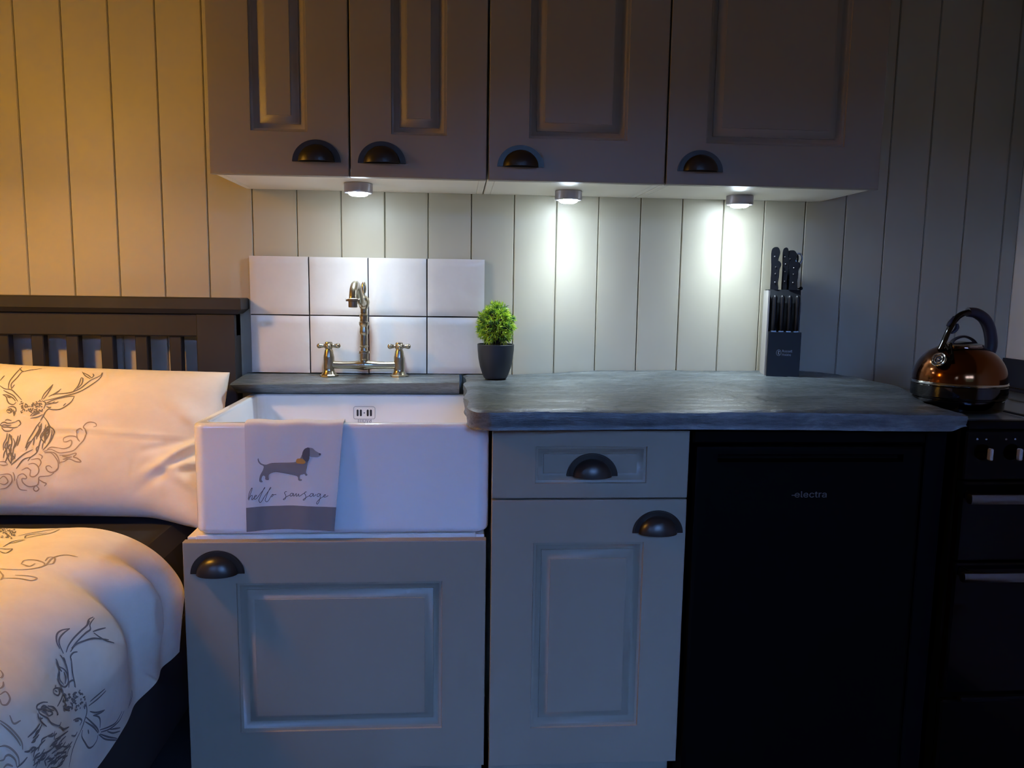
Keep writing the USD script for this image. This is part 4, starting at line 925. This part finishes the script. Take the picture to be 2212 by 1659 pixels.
DUVET_STAG_TOP = '1585,285,1576,237,1606,237 1842,425,1918,366,2015,317,2116,272 1935,477,2015,425,2107,379,2133,289 1935,477,1918,411,2061,369 1876,644,1876,540,1943,508 1876,581,1922,554,1964,512 1918,728,1994,759,1989,689,1935,686,1871,672 1766,432,1779,439,1783,439 1758,432,1753,421,1745,407 1715,456,1728,463,1732,463 1732,341,1745,355,1753,362 1593,247,1606,265,1614,272 1589,265,1619,303,1640,324 1737,362,1766,400,1783,421 1568,247,1576,272,1572,279 1699,310,1724,331,1741,341 1703,449,1724,463,1737,463 1737,418,1766,449,1783,466 1619,285,1635,296,1644,296 1737,345,1753,355,1758,355 1783,397,1800,411,1808,418 1745,446,1762,460,1770,463 1623,303,1627,299,1619,282 1694,425,1711,435,1715,432 1656,341,1669,352,1678,355 1627,265,1635,272,1644,272 1800,456,1821,480,1829,491 1699,268,1715,289,1724,299 1732,414,1753,428,1766,432 1682,366,1707,386,1720,390 1711,334,1728,362,1732,376 1652,320,1669,331,1673,331 1762,366,1766,362,1762,345 1606,320,1623,338,1627,345 1560,244,1560,244,1560,240 1774,383,1783,397,1783,404 1656,292,1678,317,1686,327 1652,345,1656,345,1661,341 1694,296,1707,299,1711,292 1779,404,1804,425,1817,428 1597,306,1619,324,1631,331 1745,348,1753,341,1749,320 1652,338,1661,359,1669,372 1665,279,1694,320,1715,345 1610,285,1619,292,1623,292 1703,383,1728,400,1741,404 1678,355,1699,372,1707,379'
DUVET_SCROLL_TOP = '2175,1017,2289,1034,2365,1013,2407,947,2390,842,2432,780,2512,783 2272,957,2259,898,2327,895,2398,936,2394,992 2276,957,2335,982,2344,940 2377,898,2365,842,2403,842,2432,909,2411,930 2204,1051,2268,1111,2293,1159,2293,1170 2293,1149,2373,1138,2445,1142,2457,1107,2407,1097,2331,1104'


def strokes(t):
    return [np.array(list(map(int, s.split(',')))).reshape(-1, 2) / 4000. for s in t.split()]


for T_, P_, G_, ink, name_, mat_, lab_ in (
        (PIL_T, PIL_P, PIL_G, PILLOW_STAG, 'printed_stag', 'print_ink', 'dark line drawing of a stag head on the pillow'), (PIL_T, PIL_P, PIL_G, PILLOW_SCROLL, 'printed_scroll', 'print_ink_pale', 'paler scrolls right of the stag neck'),
        (PIL_T, PIL_P, PIL_G, PILLOW_SCROLL_LEFT, 'printed_scroll', 'print_ink_pale', 'paler scrolls at the left edge of the pillow print'), (DUV_T, DUV_P, DUV_G, DUVET_STAG, 'printed_stag', 'print_ink', 'dark stag head drawn on the hanging part of the duvet'),
        (DUV_T, DUV_P, DUV_G, DUVET_SCROLL, 'printed_scroll', 'print_ink_pale', 'paler scrolls left of the lower stag'), (DUV_T, DUV_P, DUV_G, DUVET_STAG_TOP, 'printed_stag', 'print_ink', 'dark stag drawing at the top edge of the duvet'),
        (DUV_T, DUV_P, DUV_G, DUVET_SCROLL_TOP, 'printed_scroll', 'print_ink_pale', 'paler scroll below the upper stag')):
    sgn = np.sign(np.mean((grid_normals(G_) * (EYE - G_)).sum(-1)))
    T_.part(name_, ribbons(strokes(ink), along(G_), .0028, (.0009 if mat_ == 'print_ink' else .0008) * sgn), mat_, smooth=False, parent=P_, label=lab_)
# <<< prints


# ------------------------------------------------------------------ tea towel
def towel_grid(nu=60, nv=110):
    u = np.linspace(0, 1, nu)[:, None]; s = np.linspace(0, 1, nv)[None, :]
    # the path over the rim: up the inside, across, down the front
    zi = SZ1; y0 = SY0
    path = smooth_path([(y0 + .0335, zi - .11), (y0 + .0315, zi - .05), (y0 + .0300, zi - .008), (y0 + .0235, zi + .0042), (y0 + .010, zi + .0046), (y0 - .0025, zi + .0005), (y0 - .0050, zi - .014), (y0 - .0055, zi - .06), (y0 - .0065, zi - .12), (y0 - .0080, zi - .17), (y0 - .0095, zi - .2135)], nv)
    Y = path[None, :, 0] + 0 * u; Z = path[None, :, 1] + 0 * u
    down = np.clip((zi - Z) / .21, 0, 1) * (s > .4)
    xl = .7085 + .001 * down; xr = .8985 - .0185 * down
    X = xl + (xr - xl) * u
    wave = (1 + np.sin(u * 7.5 + 2.2)) * .0026 * sm(.05, .9, down)
    Y = Y - wave - .0030 * down * sm(.85, 1, u) - .0015 * sm(.0, .15, down) * (1 + np.sin(u * 22)) * .2
    Z = Z + .0042 * np.sin(u * math.pi) * down + .0012 * np.sin(u * 14) * (1 - down) * (s > .3)
    return np.stack([X, Y, Z], -1)


def towel():
    P = towel_grid(); N = grid_normals(P); nu, nv, _ = P.shape
    t = Thing('tea_towel', 'folded white tea towel with a sausage dog print hanging over the sink front', 'towel', (.80, SY0, .66))
    flip = N[30, 90, 1] > 0
    o = lambda Q: Q[::-1] if flip else Q
    k = int(nv * .895)
    t.part('cloth', sheet(o(P[:, :k]), .0032), 'towel_cotton', smooth=50)
    t.part('border_band', sheet(o(P[:, k - 1:]), .0034), 'towel_band', smooth=50, label='grey woven band along the bottom of the towel')
    # a print point (x, z) in towel metres is laid on the cloth where it hangs
    fr = P[:, 60:]; NN = grid_normals(fr) * (-1 if flip else 1)
    from scipy.interpolate import LinearNDInterpolator
    it = LinearNDInterpolator(np.stack([fr[..., 0].ravel(), fr[..., 2].ravel()], 1), fr[..., 1].ravel())

    def lay(poly, lift, mat, name):
        poly = poly.segmentize(.006) if hasattr(poly, 'segmentize') else poly
        m = extrude(poly, .0002, ((0, 0, 0), (1, 0, 0), (0, 0, 1))); v = m.vertices.copy(); v[:, 1] += it(v[:, 0], v[:, 2]) - lift; m.vertices = v
        t.part(name, m, mat, smooth=False)

    # the print was drawn on a sheet of 1595 x 1659 units; S brings it to metres on the cloth
    S = lambda p: [(.69445 + (x / 6.38) * .000889 - (y / 6.38) * .0000105 + .0000, .8868 - (y / 6.38) * .000921) for x, y in p]
    cr = lambda p, n=6: smooth_path(list(p) + [p[0]], n * len(p))[:-1]
    body = [(280, 590), (292, 578), (300, 610), (330, 650), (395, 668), (470, 645), (600, 640), (740, 638), (815, 625), (855, 600), (880, 560), (905, 520), (980, 520), (1000, 575), (975, 640), (965, 700), (950, 760), (955, 785), (972, 805), (950, 820), (930, 795), (905, 800), (870, 810), (862, 850), (870, 868), (895, 870), (885, 888), (845, 882), (832, 830), (760, 810), (640, 785), (520, 770), (440, 800), (428, 840), (432, 862), (425, 880), (385, 872), (382, 830), (350, 820), (330, 870), (348, 905), (315, 908), (300, 880), (315, 810), (350, 745), (362, 690), (320, 665), (290, 630)]
    head = [(985, 430), (1040, 440), (1080, 475), (1130, 505), (1158, 515), (1150, 540), (1110, 562), (1060, 562), (1010, 555), (985, 520), (960, 470)]
    ear = [(975, 428), (1000, 440), (1003, 500), (1000, 560), (985, 600), (960, 625), (925, 600), (900, 560), (902, 500), (930, 450)]
    coll = [(815, 605), (830, 585), (865, 580), (900, 585), (930, 605), (945, 635), (915, 655), (870, 652), (825, 645), (812, 625)]
    lay(Polygon(S(cr(body, 3))).buffer(0), .0004, 'towel_grey', 'printed_dog_body')
    lay(Polygon(S(cr(head))).buffer(0), .0006, 'towel_mid_grey', 'printed_dog_head')
    lay(Polygon(S(cr(ear))).buffer(0), .0009, 'towel_dark_grey', 'printed_dog_ear')
    lay(Polygon(S(cr(coll))).buffer(0), .0011, 'towel_mustard', 'printed_dog_collar')
    lay(Point(*S([(1142, 522)])[0]).buffer(.0019), .0010, 'towel_dark_grey', 'printed_dog_nose')
    hello = [[(150, 1140), (165, 1060), (190, 1000), (205, 985), (200, 1015), (175, 1090), (158, 1150), (175, 1110), (200, 1085), (208, 1100), (200, 1140), (212, 1142), (235, 1118), (262, 1095), (255, 1085), (238, 1100), (232, 1130), (248, 1140), (275, 1120), (320, 1060), (365, 1005), (378, 985), (368, 990), (335, 1060), (300, 1140), (298, 1170), (312, 1190), (335, 1170), (370, 1110), (420, 1040), (452, 1000), (460, 985), (448, 990), (415, 1060), (385, 1140), (382, 1165), (400, 1182), (425, 1165), (455, 1115), (480, 1080), (492, 1085), (480, 1108), (462, 1112), (470, 1090), (500, 1085), (535, 1080)]]
    saus = [[(680, 1040), (665, 1040), (648, 1060), (662, 1085), (668, 1120), (650, 1150), (630, 1150), (650, 1132), (690, 1105), (730, 1085)], [(770, 1065), (745, 1062), (728, 1085), (735, 1105), (755, 1095), (775, 1065), (772, 1095), (785, 1100), (815, 1065), (812, 1095), (825, 1102), (850, 1070), (848, 1095), (862, 1100), (900, 1075), (945, 1045)], [(962, 1038), (945, 1040), (932, 1060), (945, 1085), (950, 1120), (932, 1150), (912, 1152), (930, 1132), (975, 1105), (1010, 1088)],
            [(1052, 1065), (1028, 1062), (1008, 1085), (1015, 1105), (1038, 1095), (1056, 1066), (1054, 1098), (1068, 1098), (1095, 1075)], [(1150, 1070), (1125, 1065), (1108, 1085), (1115, 1105), (1138, 1095), (1155, 1068), (1150, 1120), (1132, 1180), (1112, 1210), (1100, 1195), (1122, 1160), (1170, 1120), (1215, 1095), (1225, 1082), (1212, 1080), (1198, 1098), (1208, 1115), (1235, 1108), (1262, 1092)]]
    for name, strokes in (('printed_word', hello), ('printed_word', saus)):
        lay(unary_union([LineString(S(smooth_path(s, 5 * len(s)))).buffer(.00052, cap_style=2) for s in strokes]), .0005, 'towel_dark_grey', name)


towel()


# ------------------------------------------------------------------ unseen warm lamp, out of view left, placed to light the bed and wall
def unseen_lamp():
    x, y, z = -.03, -.72, 1.47
    t = Thing('unseen_warm_lamp', 'unseen warm lamp with a drum shade, out of view, lighting the bed and left wall', 'lamp', (x, y, z))
    t.part('ceiling_rose', lathe([(.05, ZC - .03), (.055, ZC - .01), (.055, ZC - .0005)], (x, y, 0), 24), 'lamp_metal')
    t.part('flex', tube([(x, y, ZC - .02), (x, y, z + .16)], .003, 8, 4), 'lamp_metal')
    t.part('shade', sheet(np.array([[(x + (.062 + .012 * v) * math.cos(a), y + (.062 + .012 * v) * math.sin(a), z + .14 * (1 - v)) for v in np.linspace(0, 1, 5)] for a in np.linspace(0, 2 * np.pi, 49)]), -.0012), 'lamp_shade')
    t.part('shade_top', lathe([(.01, z + .138), (.0615, z + .138), (.0615, z + .140), (.01, z + .140)], (x, y, 0), 32), 'lamp_metal')
    t.part('diffuser', lathe([(.01, z + .010), (.050, z + .012), (.050, z + .016), (.01, z + .016)], (x, y, 0), 32), 'lamp_bulb')


unseen_lamp()
